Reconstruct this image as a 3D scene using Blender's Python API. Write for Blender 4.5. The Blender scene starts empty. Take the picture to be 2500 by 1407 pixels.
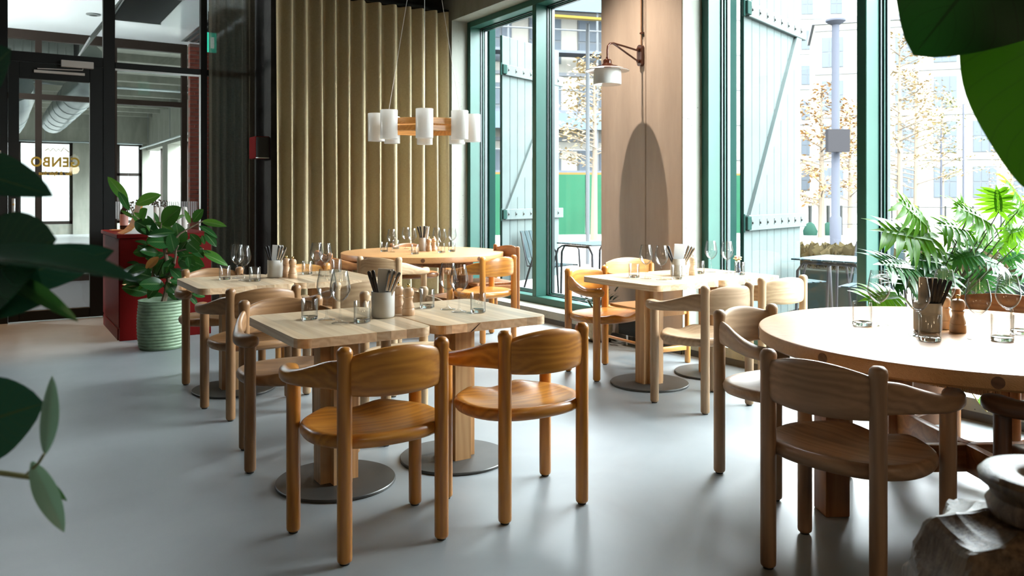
import bpy, bmesh, math, random
from mathutils import Vector, Matrix, Euler

# ------------------------------------------------------------------ scene, camera, light
S = bpy.context.scene
COL = S.collection
random.seed(7)
F_PX, HOR, CXP, HC = 1970.0, 480.0, 1250.0, 1.28
TH = math.atan2(1270.0, 1970.0)
cd = bpy.data.cameras.new('camera')
cam = bpy.data.objects.new('camera', cd); COL.objects.link(cam)
cam.location = (0, 0, HC); cam.rotation_euler = (math.pi / 2, 0, -TH)
cd.sensor_width = 36.0; cd.lens = 36.0 * F_PX / 2500.0
cd.shift_y = -(703.5 - HOR) / 2500.0
cd.clip_start = 0.02; cd.clip_end = 400
cd.dof.use_dof = True; cd.dof.focus_distance = 3.7; cd.dof.aperture_fstop = 6.3
S.camera = cam

S.view_settings.view_transform = 'Standard'; S.view_settings.look = 'None'
S.view_settings.gamma = 1.0; S.view_settings.use_curve_mapping = False
S.view_settings.exposure = 0.12

wd = bpy.data.worlds.new('world'); S.world = wd; wd.use_nodes = True
bg = wd.node_tree.nodes['Background']
bg.inputs[0].default_value = (0.885, 0.955, 1.0, 1); bg.inputs[1].default_value = 42.0

sl = bpy.data.lights.new('sun', 'SUN'); sl.energy = 6.0; sl.angle = math.radians(1.0); sl.color = (1.0, 0.93, 0.82)
so = bpy.data.objects.new('sun', sl); COL.objects.link(so)
so.rotation_euler = Vector((0.62, 0.30, -0.72)).to_track_quat('-Z', 'Y').to_euler()

try:
    S.cycles.use_denoising = True
    S.cycles.use_adaptive_sampling = True; S.cycles.adaptive_threshold = 0.02
    S.cycles.max_bounces = 9; S.cycles.diffuse_bounces = 4; S.cycles.glossy_bounces = 4
    S.cycles.transmission_bounces = 8; S.cycles.transparent_max_bounces = 18
    S.cycles.caustics_reflective = False; S.cycles.caustics_refractive = False
    S.cycles.sample_clamp_indirect = 6.0; S.cycles.sample_clamp_direct = 0.0
except Exception:
    pass

XI = 4.70        # inner face of the window wall
ZC = 4.20        # ceiling
YB = 9.60        # glazed back wall

def spot(name, loc, target, energy, size, color, blend=0.4, radius=0.03):
    l = bpy.data.lights.new(name, 'SPOT'); l.energy = energy; l.spot_size = math.radians(size)
    l.spot_blend = blend; l.color = color; l.shadow_soft_size = radius
    o = bpy.data.objects.new(name, l); COL.objects.link(o); o.location = loc
    o.rotation_euler = (Vector(target) - Vector(loc)).to_track_quat('-Z', 'Y').to_euler()
    return o

def portal(loc, rot, sx, sy):
    l = bpy.data.lights.new('window_portal', 'AREA'); l.shape = 'RECTANGLE'; l.size = sx; l.size_y = sy
    l.cycles.is_portal = True
    o = bpy.data.objects.new('window_portal', l); COL.objects.link(o); o.location = loc; o.rotation_euler = rot
for (y0, y1) in ((5.72, 8.55), (1.3, 4.75)):
    portal((XI + 0.5, (y0 + y1) / 2, 1.75), (0, math.radians(90), 0), 3.3, y1 - y0)   # emits towards -X

# ------------------------------------------------------------------ materials
MATS = {}
def new_mat(name):
    m = bpy.data.materials.new(name); m.use_nodes = True
    nt = m.node_tree; b = nt.nodes['Principled BSDF']
    return m, nt, b
def rgb(r, g, b): return (r, g, b, 1)
def plain(name, col, rough=0.5, metal=0.0, coat=0.0, spec=0.5, var=0.0, vscale=6.0, bump=0.0, bscale=60.0, emit=None):
    if name in MATS: return MATS[name]
    m, nt, b = new_mat(name)
    b.inputs['Roughness'].default_value = rough; b.inputs['Metallic'].default_value = metal
    b.inputs['Coat Weight'].default_value = coat; b.inputs['Specular IOR Level'].default_value = spec
    b.inputs['Base Color'].default_value = rgb(*col)
    if var or bump:
        tc = nt.nodes.new('ShaderNodeTexCoord')
    if var:
        n = nt.nodes.new('ShaderNodeTexNoise'); n.inputs['Scale'].default_value = vscale; n.inputs['Detail'].default_value = 6
        nt.links.new(tc.outputs['Object'], n.inputs['Vector'])
        r = nt.nodes.new('ShaderNodeValToRGB')
        r.color_ramp.elements[0].position = 0.3; r.color_ramp.elements[1].position = 0.7
        r.color_ramp.elements[0].color = rgb(*[c * (1 - var) for c in col]); r.color_ramp.elements[1].color = rgb(*[min(1, c * (1 + var)) for c in col])
        nt.links.new(n.outputs['Fac'], r.inputs['Fac']); nt.links.new(r.outputs['Color'], b.inputs['Base Color'])
    if bump:
        n2 = nt.nodes.new('ShaderNodeTexNoise'); n2.inputs['Scale'].default_value = bscale; n2.inputs['Detail'].default_value = 4
        nt.links.new(tc.outputs['Object'], n2.inputs['Vector'])
        bp = nt.nodes.new('ShaderNodeBump'); bp.inputs['Strength'].default_value = bump; bp.inputs['Distance'].default_value = 0.01
        nt.links.new(n2.outputs['Fac'], bp.inputs['Height']); nt.links.new(bp.outputs['Normal'], b.inputs['Normal'])
    if emit:
        b.inputs['Emission Color'].default_value = rgb(*emit[0]); b.inputs['Emission Strength'].default_value = emit[1]
    MATS[name] = m
    return m

def wood(name, light, dark, axis='Z', rough=0.42, coat=0.0, freq=85.0, contrast=1.0, hue=0.0):
    """pine: growth rings around the grain axis, fine streaks, every object cut from another spot"""
    key = name + '_' + axis
    if key in MATS: return MATS[key]
    m, nt, b = new_mat(key); N = nt.nodes.new; L = nt.links.new
    tc = N('ShaderNodeTexCoord'); oi = N('ShaderNodeObjectInfo')
    mul = N('ShaderNodeVectorMath'); mul.operation = 'MULTIPLY'
    comb = N('ShaderNodeCombineXYZ')
    for k, s in enumerate((7.3, 11.7, 5.1)):
        mm = N('ShaderNodeMath'); mm.operation = 'MULTIPLY'; mm.inputs[1].default_value = s
        L(oi.outputs['Random'], mm.inputs[0]); L(mm.outputs[0], comb.inputs[k])
    frac = N('ShaderNodeVectorMath'); frac.operation = 'FRACTION'; L(comb.outputs[0], frac.inputs[0])
    sc = N('ShaderNodeVectorMath'); sc.operation = 'MULTIPLY_ADD'
    sc.inputs[1].default_value = (0.5, 0.5, 0.5); sc.inputs[2].default_value = (0.05, 0.06, 0.07)
    L(frac.outputs[0], sc.inputs[0])
    add = N('ShaderNodeVectorMath'); add.operation = 'ADD'; L(tc.outputs['Object'], add.inputs[0]); L(sc.outputs[0], add.inputs[1])
    st = {'X': (0.10, 1, 1), 'Y': (1, 0.10, 1), 'Z': (1, 1, 0.10)}[axis]
    mul.inputs[1].default_value = st; L(add.outputs[0], mul.inputs[0])
    w = N('ShaderNodeTexWave'); w.wave_type = 'RINGS'; w.rings_direction = axis
    w.inputs['Scale'].default_value = freq; w.inputs['Distortion'].default_value = 15.0
    w.inputs['Detail'].default_value = 2.0; w.inputs['Detail Scale'].default_value = 1.0
    L(mul.outputs[0], w.inputs['Vector'])
    mul2 = N('ShaderNodeVectorMath'); mul2.operation = 'MULTIPLY'
    mul2.inputs[1].default_value = tuple(90 * (0.04 if v < 1 else 1) for v in st); L(add.outputs[0], mul2.inputs[0])
    n = N('ShaderNodeTexNoise'); n.inputs['Scale'].default_value = 1.0; n.inputs['Detail'].default_value = 3; L(mul2.outputs[0], n.inputs['Vector'])
    n3 = N('ShaderNodeTexNoise'); n3.inputs['Scale'].default_value = 5.0; n3.inputs['Detail'].default_value = 3; L(mul.outputs[0], n3.inputs['Vector'])
    mx = N('ShaderNodeMath'); mx.operation = 'MULTIPLY_ADD'; mx.inputs[1].default_value = 0.45; L(n.outputs['Fac'], mx.inputs[0])
    m5 = N('ShaderNodeMath'); m5.operation = 'MULTIPLY_ADD'; m5.inputs[1].default_value = 0.34; L(w.outputs['Fac'], m5.inputs[0])
    m6 = N('ShaderNodeMath'); m6.operation = 'MULTIPLY_ADD'; m6.inputs[1].default_value = 0.6; m6.inputs[2].default_value = -0.25; L(n3.outputs['Fac'], m6.inputs[0])
    L(m6.outputs[0], m5.inputs[2]); L(m5.outputs[0], mx.inputs[2])
    r = N('ShaderNodeValToRGB'); e = r.color_ramp.elements
    mid = [(a + c) / 2 for a, c in zip(light, dark)]
    e[0].position = 0.5 - 0.42 * contrast if contrast < 1.2 else 0.0; e[0].color = rgb(*light); e[1].position = 0.98; e[1].color = rgb(*dark)
    L(mx.outputs[0], r.inputs['Fac'])
    out = r.outputs['Color']
    if hue:
        hs = N('ShaderNodeHueSaturation')
        v = N('ShaderNodeMath'); v.operation = 'MULTIPLY_ADD'; v.inputs[1].default_value = hue; v.inputs[2].default_value = 1 - hue / 2
        L(oi.outputs['Random'], v.inputs[0]); L(v.outputs[0], hs.inputs['Value'])
        L(out, hs.inputs['Color']); out = hs.outputs['Color']
    L(out, b.inputs['Base Color'])
    b.inputs['Roughness'].default_value = rough; b.inputs['Coat Weight'].default_value = coat; b.inputs['Coat Roughness'].default_value = 0.18
    bp = N('ShaderNodeBump'); bp.inputs['Strength'].default_value = 0.12; bp.inputs['Distance'].default_value = 0.004
    L(mx.outputs[0], bp.inputs['Height']); L(bp.outputs['Normal'], b.inputs['Normal'])
    MATS[key] = m
    return m

def thin_glass(name, tint=(0.97, 0.99, 0.98), edge=0.75, refl=1.0, rough=0.0):
    if name in MATS: return MATS[name]
    m, nt, b = new_mat(name); N = nt.nodes.new; L = nt.links.new
    nt.nodes.remove(b); out = nt.nodes['Material Output']
    lw = N('ShaderNodeLayerWeight'); lw.inputs['Blend'].default_value = 0.5      # facing = 1 - |cos|
    p3 = N('ShaderNodeMath'); p3.operation = 'POWER'; p3.inputs[1].default_value = 2.5; L(lw.outputs['Facing'], p3.inputs[0])
    mixc = N('ShaderNodeMix'); mixc.data_type = 'RGBA'
    mixc.inputs[6].default_value = rgb(*tint); mixc.inputs[7].default_value = rgb(*[c * edge for c in tint])
    L(p3.outputs[0], mixc.inputs[0])
    tr = N('ShaderNodeBsdfTransparent'); L(mixc.outputs[2], tr.inputs['Color'])
    gl = N('ShaderNodeBsdfGlossy'); gl.inputs['Roughness'].default_value = rough
    p5 = N('ShaderNodeMath'); p5.operation = 'POWER'; p5.inputs[1].default_value = 5.0; L(lw.outputs['Facing'], p5.inputs[0])
    mu = N('ShaderNodeMath'); mu.operation = 'MULTIPLY_ADD'; mu.inputs[1].default_value = 0.9; mu.inputs[2].default_value = 0.02 * refl; mu.use_clamp = True; L(p5.outputs[0], mu.inputs[0])
    mx = N('ShaderNodeMixShader'); L(mu.outputs[0], mx.inputs[0]); L(tr.outputs[0], mx.inputs[1]); L(gl.outputs[0], mx.inputs[2])
    L(mx.outputs[0], out.inputs['Surface'])
    MATS[name] = m
    return m

def solid_glass(name='clear_glass'):
    if name in MATS: return MATS[name]
    m, nt, b = new_mat(name)
    b.inputs['Base Color'].default_value = (0.97, 0.99, 0.99, 1); b.inputs['Roughness'].default_value = 0.0
    b.inputs['Transmission Weight'].default_value = 1.0; b.inputs['IOR'].default_value = 1.45
    MATS[name] = m
    return m

def leaf_mat(name, top, vein, rough=0.3, trans=0.25, tcol=None, spec=0.5, vw=0.035):
    if name in MATS: return MATS[name]
    m, nt, b = new_mat(name); N = nt.nodes.new; L = nt.links.new
    uv = N('ShaderNodeUVMap'); sep = N('ShaderNodeSeparateXYZ'); L(uv.outputs[0], sep.inputs[0])
    a = N('ShaderNodeMath'); a.operation = 'SUBTRACT'; a.inputs[1].default_value = 0.5; L(sep.outputs[0], a.inputs[0])
    ab = N('ShaderNodeMath'); ab.operation = 'ABSOLUTE'; L(a.outputs[0], ab.inputs[0])
    mid = N('ShaderNodeMath'); mid.operation = 'LESS_THAN'; mid.inputs[1].default_value = vw; L(ab.outputs[0], mid.inputs[0])
    # side veins: v - k*|u-.5| repeated
    k = N('ShaderNodeMath'); k.operation = 'MULTIPLY_ADD'; k.inputs[1].default_value = -0.55; L(ab.outputs[0], k.inputs[0]); L(sep.outputs[1], k.inputs[2])
    fr = N('ShaderNodeMath'); fr.operation = 'MULTIPLY'; fr.inputs[1].default_value = 11.0; L(k.outputs[0], fr.inputs[0])
    pf = N('ShaderNodeMath'); pf.operation = 'FRACT'; L(fr.outputs[0], pf.inputs[0])
    lt = N('ShaderNodeMath'); lt.operation = 'LESS_THAN'; lt.inputs[1].default_value = 0.09; L(pf.outputs[0], lt.inputs[0])
    sm = N('ShaderNodeMath'); sm.operation = 'MULTIPLY'; sm.inputs[1].default_value = 0.35; L(lt.outputs[0], sm.inputs[0])
    mxm = N('ShaderNodeMath'); mxm.operation = 'MAXIMUM'; L(mid.outputs[0], mxm.inputs[0]); L(sm.outputs[0], mxm.inputs[1])
    tc = N('ShaderNodeTexCoord'); n = N('ShaderNodeTexNoise'); n.inputs['Scale'].default_value = 9; L(tc.outputs['Object'], n.inputs['Vector'])
    oi = N('ShaderNodeObjectInfo')
    hs = N('ShaderNodeHueSaturation'); hs.inputs['Color'].default_value = rgb(*top)
    v = N('ShaderNodeMath'); v.operation = 'MULTIPLY_ADD'; v.inputs[1].default_value = 0.7; v.inputs[2].default_value = 0.65; L(oi.outputs['Random'], v.inputs[0])
    L(v.outputs[0], hs.inputs['Value'])
    mc = N('ShaderNodeMix'); mc.data_type = 'RGBA'; L(mxm.outputs[0], mc.inputs[0]); L(hs.outputs[0], mc.inputs[6]); mc.inputs[7].default_value = rgb(*vein)
    L(mc.outputs[2], b.inputs['Base Color']); b.inputs['Roughness'].default_value = rough; b.inputs['Specular IOR Level'].default_value = spec
    if trans:
        out = nt.nodes['Material Output']; t = N('ShaderNodeBsdfTranslucent')
        tcm = tcol or tuple(min(1, c * 2.2) for c in top)
        mc2 = N('ShaderNodeMix'); mc2.data_type = 'RGBA'; L(mxm.outputs[0], mc2.inputs[0]); mc2.inputs[6].default_value = rgb(*tcm); mc2.inputs[7].default_value = rgb(*[c * 0.3 for c in tcm])
        L(mc2.outputs[2], t.inputs['Color'])
        mx = N('ShaderNodeMixShader'); mx.inputs[0].default_value = trans
        L(b.outputs[0], mx.inputs[1]); L(t.outputs[0], mx.inputs[2]); L(mx.outputs[0], out.inputs['Surface'])
    MATS[name] = m
    return m

def concrete(name, c0, c1, pits=True, rough=0.8, scale=1.2, streak=(1, 1, 0.25)):
    if name in MATS: return MATS[name]
    m, nt, b = new_mat(name); N = nt.nodes.new; L = nt.links.new
    tc = N('ShaderNodeTexCoord'); mp = N('ShaderNodeMapping'); mp.inputs['Scale'].default_value = streak; L(tc.outputs['Object'], mp.inputs['Vector'])
    n = N('ShaderNodeTexNoise'); n.inputs['Scale'].default_value = scale * 3; n.inputs['Detail'].default_value = 8; n.inputs['Roughness'].default_value = 0.65; L(mp.outputs[0], n.inputs['Vector'])
    r = N('ShaderNodeValToRGB'); r.color_ramp.elements[0].position = 0.32; r.color_ramp.elements[1].position = 0.68
    r.color_ramp.elements[0].color = rgb(*c0); r.color_ramp.elements[1].color = rgb(*c1); L(n.outputs['Fac'], r.inputs['Fac'])
    col = r.outputs['Color']
    if pits:
        vo = N('ShaderNodeTexVoronoi'); vo.inputs['Scale'].default_value = 26; L(tc.outputs['Object'], vo.inputs['Vector'])
        n2 = N('ShaderNodeTexNoise'); n2.inputs['Scale'].default_value = 5; L(tc.outputs['Object'], n2.inputs['Vector'])
        th = N('ShaderNodeMath'); th.operation = 'MULTIPLY_ADD'; th.inputs[1].default_value = 0.28; th.inputs[2].default_value = -0.065; L(n2.outputs['Fac'], th.inputs[0])
        lt = N('ShaderNodeMath'); lt.operation = 'LESS_THAN'; L(vo.outputs['Distance'], lt.inputs[0]); L(th.outputs[0], lt.inputs[1])
        mc = N('ShaderNodeMix'); mc.data_type = 'RGBA'; L(lt.outputs[0], mc.inputs[0]); L(col, mc.inputs[6]); mc.inputs[7].default_value = rgb(*[c * 0.3 for c in c0])
        col = mc.outputs[2]
    L(col, b.inputs['Base Color']); b.inputs['Roughness'].default_value = rough
    bp = N('ShaderNodeBump'); bp.inputs['Strength'].default_value = 0.15; bp.inputs['Distance'].default_value = 0.01; L(n.outputs['Fac'], bp.inputs['Height']); L(bp.outputs['Normal'], b.inputs['Normal'])
    MATS[name] = m
    return m

# ------------------------------------------------------------------ geometry helpers
class MB:
    """collects shapes into one mesh"""
    def __init__(s): s.v = []; s.f = []; s.uv = None; s.sm = []
    def add(s, verts, faces, smooth=False):
        o = len(s.v); s.v += [tuple(v) for v in verts]; s.f += [tuple(i + o for i in f) for f in faces]; s.sm += [smooth] * len(faces); return s
    def box(s, x0, x1, y0, y1, z0, z1, M=None):
        vs = [(x, y, z) for z in (z0, z1) for (x, y) in ((x0, y0), (x1, y0), (x1, y1), (x0, y1))]
        if M is not None: vs = [tuple(M @ Vector(v)) for v in vs]
        return s.add(vs, [(3, 2, 1, 0), (4, 5, 6, 7), (0, 1, 5, 4), (1, 2, 6, 5), (2, 3, 7, 6), (3, 0, 4, 7)])
    def rbox(s, x0, x1, y0, y1, z0, z1, r=0.005, seg=2, M=None):
        bm = bmesh.new(); bmesh.ops.create_cube(bm, size=1.0)
        for v in bm.verts:
            v.co = ((x0 + x1) / 2 + v.co.x * (x1 - x0), (y0 + y1) / 2 + v.co.y * (y1 - y0), (z0 + z1) / 2 + v.co.z * (z1 - z0))
        bmesh.ops.bevel(bm, geom=bm.edges[:], offset=r, segments=seg, profile=0.5, affect='EDGES')
        return s.bm(bm, M, smooth=seg > 1)
    def bm(s, bm, M=None, smooth=False):
        bm.verts.index_update()
        vs = [tuple(M @ v.co) if M is not None else tuple(v.co) for v in bm.verts]
        fs = [[v.index for v in f.verts] for f in bm.faces]; bm.free()
        return s.add(vs, fs, smooth)
    def lathe(s, prof, n=24, M=None, smooth=True, cap=True):
        vs = []; fs = []; k = len(prof)
        for (r, z) in prof:
            for i in range(n):
                a = 2 * math.pi * i / n; vs.append((r * math.cos(a), r * math.sin(a), z))
        for j in range(k - 1):
            for i in range(n):
                fs.append((j * n + i, j * n + (i + 1) % n, (j + 1) * n + (i + 1) % n, (j + 1) * n + i))
        if cap:
            if prof[0][0] > 1e-6: fs.append(tuple(range(n - 1, -1, -1)))
            if prof[-1][0] > 1e-6: fs.append(tuple((k - 1) * n + i for i in range(n)))
        if M is not None: vs = [tuple(M @ Vector(v)) for v in vs]
        return s.add(vs, fs, smooth)
    def tube(s, pts, r, n=10, cap=True, smooth=True, closed=False):
        pts = [Vector(p) for p in pts]; k = len(pts); vs = []; fs = []
        rr = r if isinstance(r, (list, tuple)) else [r] * k
        up = None
        for j, p in enumerate(pts):
            a = pts[j - 1] if (j > 0 or closed) else p; c = pts[(j + 1) % k] if (j < k - 1 or closed) else p
            t = (c - a).normalized()
            if up is None:
                up = Vector((0, 0, 1)) if abs(t.z) < 0.9 else Vector((1, 0, 0))
            x = t.cross(up).normalized(); up = x.cross(t).normalized()
            for i in range(n):
                an = 2 * math.pi * i / n; vs.append(tuple(p + (x * math.cos(an) + up * math.sin(an)) * rr[j]))
        for j in range(k if closed else k - 1):
            for i in range(n):
                q = (j + 1) % k
                fs.append((j * n + i, j * n + (i + 1) % n, q * n + (i + 1) % n, q * n + i))
        if cap and not closed: fs += [tuple(range(n - 1, -1, -1)), tuple((k - 1) * n + i for i in range(n))]
        return s.add(vs, fs, smooth)
    def sweep(s, path, secs, smooth=True, cap=True):
        """path: list of (pos, side vector, up vector); secs: list of 2D loops of equal length"""
        n = len(secs[0]); vs = []; fs = []
        for (p, x, u), sec in zip(path, secs):
            for (a, c) in sec: vs.append(tuple(Vector(p) + Vector(x) * a + Vector(u) * c))
        for j in range(len(path) - 1):
            for i in range(n):
                fs.append((j * n + i, j * n + (i + 1) % n, (j + 1) * n + (i + 1) % n, (j + 1) * n + i))
        if cap: fs += [tuple(range(n - 1, -1, -1)), tuple((len(path) - 1) * n + i for i in range(n))]
        return s.add(vs, fs, smooth)
    def prism(s, pts, z0, z1, M=None, smooth=False):
        n = len(pts); vs = [(x, y, z0) for x, y in pts] + [(x, y, z1) for x, y in pts]
        fs = [tuple(range(n - 1, -1, -1)), tuple(range(n, 2 * n))] + [(i, (i + 1) % n, n + (i + 1) % n, n + i) for i in range(n)]
        if M is not None: vs = [tuple(M @ Vector(v)) for v in vs]
        return s.add(vs, fs, smooth)
    def mesh(s, name, auto=None):
        me = bpy.data.meshes.new(name); me.from_pydata(s.v, [], s.f)
        me.polygons.foreach_set('use_smooth', s.sm); 
        if s.uv:
            ul = me.uv_layers.new(name='UVMap')
            for l in me.loops: ul.data[l.index].uv = s.uv[l.vertex_index]
        bm = bmesh.new(); bm.from_mesh(me); bmesh.ops.recalc_face_normals(bm, faces=bm.faces[:])
        if auto:
            for e in bm.edges:
                if len(e.link_faces) == 2 and e.calc_face_angle(0) > auto: e.smooth = False
        bm.to_mesh(me); bm.free(); me.update()
        return me
    def build(s, name, mat, parent=None, loc=None, auto=0.7):
        return obj(name, s.mesh(name, auto), mat, parent, loc)

def obj(name, me, mat, parent=None, loc=None, rot=None):
    o = bpy.data.objects.new(name, me); COL.objects.link(o)
    if mat is not None:
        if not me.materials: me.materials.append(mat)
        if me.materials[0] is not mat:
            o.material_slots[0].link = 'OBJECT'; o.material_slots[0].material = mat
    if parent is not None: o.parent = parent
    if loc is not None: o.location = loc
    if rot is not None: o.rotation_euler = rot
    return o
def tag(o, label, cat, group=None, kind=None):
    o['label'] = label; o['category'] = cat
    if group: o['group'] = group
    if kind: o['kind'] = kind
    return o
def thing(name, label, cat, loc=(0, 0, 0), rotz=0.0, group=None):
    o = bpy.data.objects.new(name, None); COL.objects.link(o); o.empty_display_size = 0.1
    o.location = loc; o.rotation_euler = (0, 0, rotz)
    return tag(o, label, cat, group)
def struct(name, loc=(0, 0, 0)):
    o = bpy.data.objects.new(name, None); COL.objects.link(o); o.empty_display_size = 0.1; o.location = loc
    o['kind'] = 'structure'; return o
def smesh(mb, name, mat):
    o = mb.build(name, mat); o['kind'] = 'structure'; return o

_d = Vector((math.sin(TH), math.cos(TH), 0)); _r = Vector((math.cos(TH), -math.sin(TH), 0))
def at(px, py, dep):
    """a point in the room seen in direction (px, py) of the 2500 x 1407 photograph at the given distance in front of the lens"""
    return Vector((0, 0, HC)) + _d * dep + _r * ((px - CXP) / F_PX * dep) + Vector((0, 0, (HOR - py) / F_PX * dep))
def on_x(px, py, X):
    v = at(px, py, 1.0) - Vector((0, 0, HC)); return Vector((0, 0, HC)) + v * (X / v.x)
def on_y(px, py, Y):
    v = at(px, py, 1.0) - Vector((0, 0, HC)); return Vector((0, 0, HC)) + v * (Y / v.y)
def sel(w, h, n=16, p=2.6):
    """rounded section, superellipse"""
    o = []
    for i in range(n):
        a = 2 * math.pi * i / n; c, q = math.cos(a), math.sin(a)
        o.append((w / 2 * math.copysign(abs(c) ** (2 / p), c), h / 2 * math.copysign(abs(q) ** (2 / p), q)))
    return o
def rrect(x0, x1, y0, y1, r, seg=5):
    out = []
    for (cx, cy, a0) in ((x1 - r, y1 - r, 0), (x0 + r, y1 - r, 90), (x0 + r, y0 + r, 180), (x1 - r, y0 + r, 270)):
        for k in range(seg + 1):
            a = math.radians(a0 + 90 * k / seg); out.append((cx + r * math.cos(a), cy + r * math.sin(a)))
    return out
def T(x=0, y=0, z=0, rx=0, ry=0, rz=0): return Matrix.Translation((x, y, z)) @ Euler((rx, ry, rz)).to_matrix().to_4x4()
def along(a, b):
    """matrix that maps +Z on the line a->b, origin a"""
    a = Vector(a); b = Vector(b); return Matrix.Translation(a) @ (b - a).to_track_quat('Z', 'Y').to_matrix().to_4x4()
# ------------------------------------------------------------------ the setting
M_floor, nt, b = new_mat('poured_floor')
tc = nt.nodes.new('ShaderNodeTexCoord'); n1 = nt.nodes.new('ShaderNodeTexNoise'); n1.inputs['Scale'].default_value = 1.1; n1.inputs['Detail'].default_value = 8
n1.inputs['Distortion'].default_value = 0.6
nt.links.new(tc.outputs['Object'], n1.inputs['Vector'])
r1 = nt.nodes.new('ShaderNodeValToRGB'); r1.color_ramp.elements[0].position = 0.3; r1.color_ramp.elements[1].position = 0.72
r1.color_ramp.elements[0].color = rgb(0.20, 0.222, 0.230); r1.color_ramp.elements[1].color = rgb(0.285, 0.31, 0.318)
nt.links.new(n1.outputs['Fac'], r1.inputs['Fac']); nt.links.new(r1.outputs['Color'], b.inputs['Base Color'])
n2 = nt.nodes.new('ShaderNodeTexNoise'); n2.inputs['Scale'].default_value = 3.5; n2.inputs['Detail'].default_value = 6; nt.links.new(tc.outputs['Object'], n2.inputs['Vector'])
mr = nt.nodes.new('ShaderNodeMapRange'); mr.inputs['To Min'].default_value = 0.32; mr.inputs['To Max'].default_value = 0.48; nt.links.new(n2.outputs['Fac'], mr.inputs['Value']); nt.links.new(mr.outputs['Result'], b.inputs['Roughness'])
b.inputs['Coat Weight'].default_value = 0.35; b.inputs['Coat Roughness'].default_value = 0.34
M_black = plain('black_steel', (0.005, 0.006, 0.005), 0.5, spec=0.25)
M_blackpl = plain('black_plaster', (0.012, 0.012, 0.011), 0.9, var=0.5, vscale=5, bump=0.4, bscale=14)
M_green = plain('green_frame', (0.020, 0.085, 0.066), 0.36, spec=0.35, var=0.08, vscale=3)
M_pane = thin_glass('window_pane', (0.97, 0.985, 0.98), 0.9, 1.0)
M_conc = concrete('reveal_concrete', (0.20, 0.212, 0.182), (0.28, 0.292, 0.255))
M_pill = concrete('pillar_concrete', (0.32, 0.27, 0.228), (0.44, 0.375, 0.32), pits=False, scale=1.0, streak=(1, 1, 0.18))
M_white = plain('white_paint', (0.8, 0.8, 0.78), 0.7)
M_dkceil = plain('dark_ceiling', (0.03, 0.03, 0.03), 0.8)

YF = -5.2; XL = -4.2
smesh(MB().box(XL - 0.1, XI + 0.25, YF - 0.1, YB + 0.06, -0.12, 0), 'floor', M_floor)
smesh(MB().box(XL - 0.1, XI + 0.55, YF - 0.1, YB + 0.1, ZC, ZC + 0.2), 'ceiling', M_dkceil)
smesh(MB().box(XL - 0.2, XL, YF - 0.1, YB + 0.06, 0, ZC), 'wall_left', plain('warm_wall', (0.12, 0.11, 0.10), 0.8))
smesh(MB().box(XL, XI + 0.5, YF - 0.2, YF, 0, ZC), 'wall_front', MATS['warm_wall'])

# window wall: lintel, piers and the low kerb under the glass
Y1a, Y1b = 5.784, 8.642     # window 1 opening
Y2a, Y2b = 1.30, 4.749      # window 2 opening
ZS, ZH = 0.13, 3.42
FX = 4.915
wr = struct('wall_right')
def wp(name, mb, mat): return mb.build(name, mat, wr)
wp('lintel', MB().box(XI, XI + 0.5, YF, 8.642, ZH, ZC), M_conc)
wp('pier', MB().box(XI, XI + 0.5, Y1b, YB + 0.06, 0, ZC), M_conc)
wp('pier', MB().rbox(XI, XI + 0.5, 5.186, Y1a, 0, ZH, 0.006, 1), M_pill)
wp('pier', MB().rbox(XI, XI + 0.5, Y2b, 5.181, 0, ZH, 0.006, 1), M_pill)
# thin sheet over the pier side facing along the wall, in greyer concrete
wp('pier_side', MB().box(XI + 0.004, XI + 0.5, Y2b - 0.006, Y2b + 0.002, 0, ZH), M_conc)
wp('pier', MB().box(XI, XI + 0.5, YF, Y2a, 0, ZH), M_conc)
for (a, c) in ((Y1a, Y1b), (Y2a, Y2b - 0.006)):
    wp('kerb', MB().box(XI, XI + 0.5, a, c, 0.055, ZS), M_conc)
    wp('kerb_foot', MB().box(XI + 0.012, XI + 0.5, a, c, 0.0, 0.055), plain('plinth_dark', (0.05, 0.048, 0.042), 0.6))
smesh(MB().box(XI - 0.012, XI + 0.001, Y2b, Y1a, 0, 0.055), 'trim_1', MATS['plinth_dark'])

def window(n, y0, y1, mull, panes_x=5.115):
    w = struct('window_%d' % n)
    fw, D0, D1 = 0.075, FX, 5.16
    def fr(name, *a):
        o = MB().rbox(*a, 0.004, 1).build(name, M_green, w); return o
    fr('frame_jamb', D0, D1, y1 - fw, y1, ZS, ZH); fr('frame_jamb', D0, D1, y0, y0 + fw, ZS, ZH)
    fr('frame_head', D0, D1, y0 + fw, y1 - fw, ZH - 0.07, ZH); fr('frame_sill', D0, D1, y0 + fw, y1 - fw, ZS, ZS + 0.075)
    ys = [y0 + fw] + [m for m in mull] + [y1 - fw]
    for m in mull: fr('mullion', D0, D1, m - 0.036, m + 0.036, ZS + 0.075, ZH - 0.07)
    edges = [y0 + fw] + [v for m in mull for v in (m - 0.036, m + 0.036)] + [y1 - fw]
    for k in range(0, len(edges), 2):
        a, c = edges[k], edges[k + 1]
        # the slim dark glazing bead around each pane, in three little steps
        gk = plain('gasket', (0.02, 0.035, 0.035), 0.4)
        z0, z1 = ZS + 0.075, ZH - 0.07
        for j, (t, x0, x1) in enumerate(((0.012, 5.06, 5.075), (0.022, 5.085, 5.10), (0.032, 5.105, 5.14))):
            mb = MB().box(x0, x1, a, a + t, z0, z1).box(x0, x1, c - t, c, z0, z1).box(x0, x1, a + t, c - t, z0, z0 + t).box(x0, x1, a + t, c - t, z1 - t, z1)
            mb.build('glazing_bead', gk if j != 1 else M_green, w)
        MB().box(panes_x, panes_x + 0.008, a + 0.03, c - 0.03, z0 + 0.03, z1 - 0.03).build('pane', M_pane, w)
    return w
window(1, Y1a, Y1b, [7.185])
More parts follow.
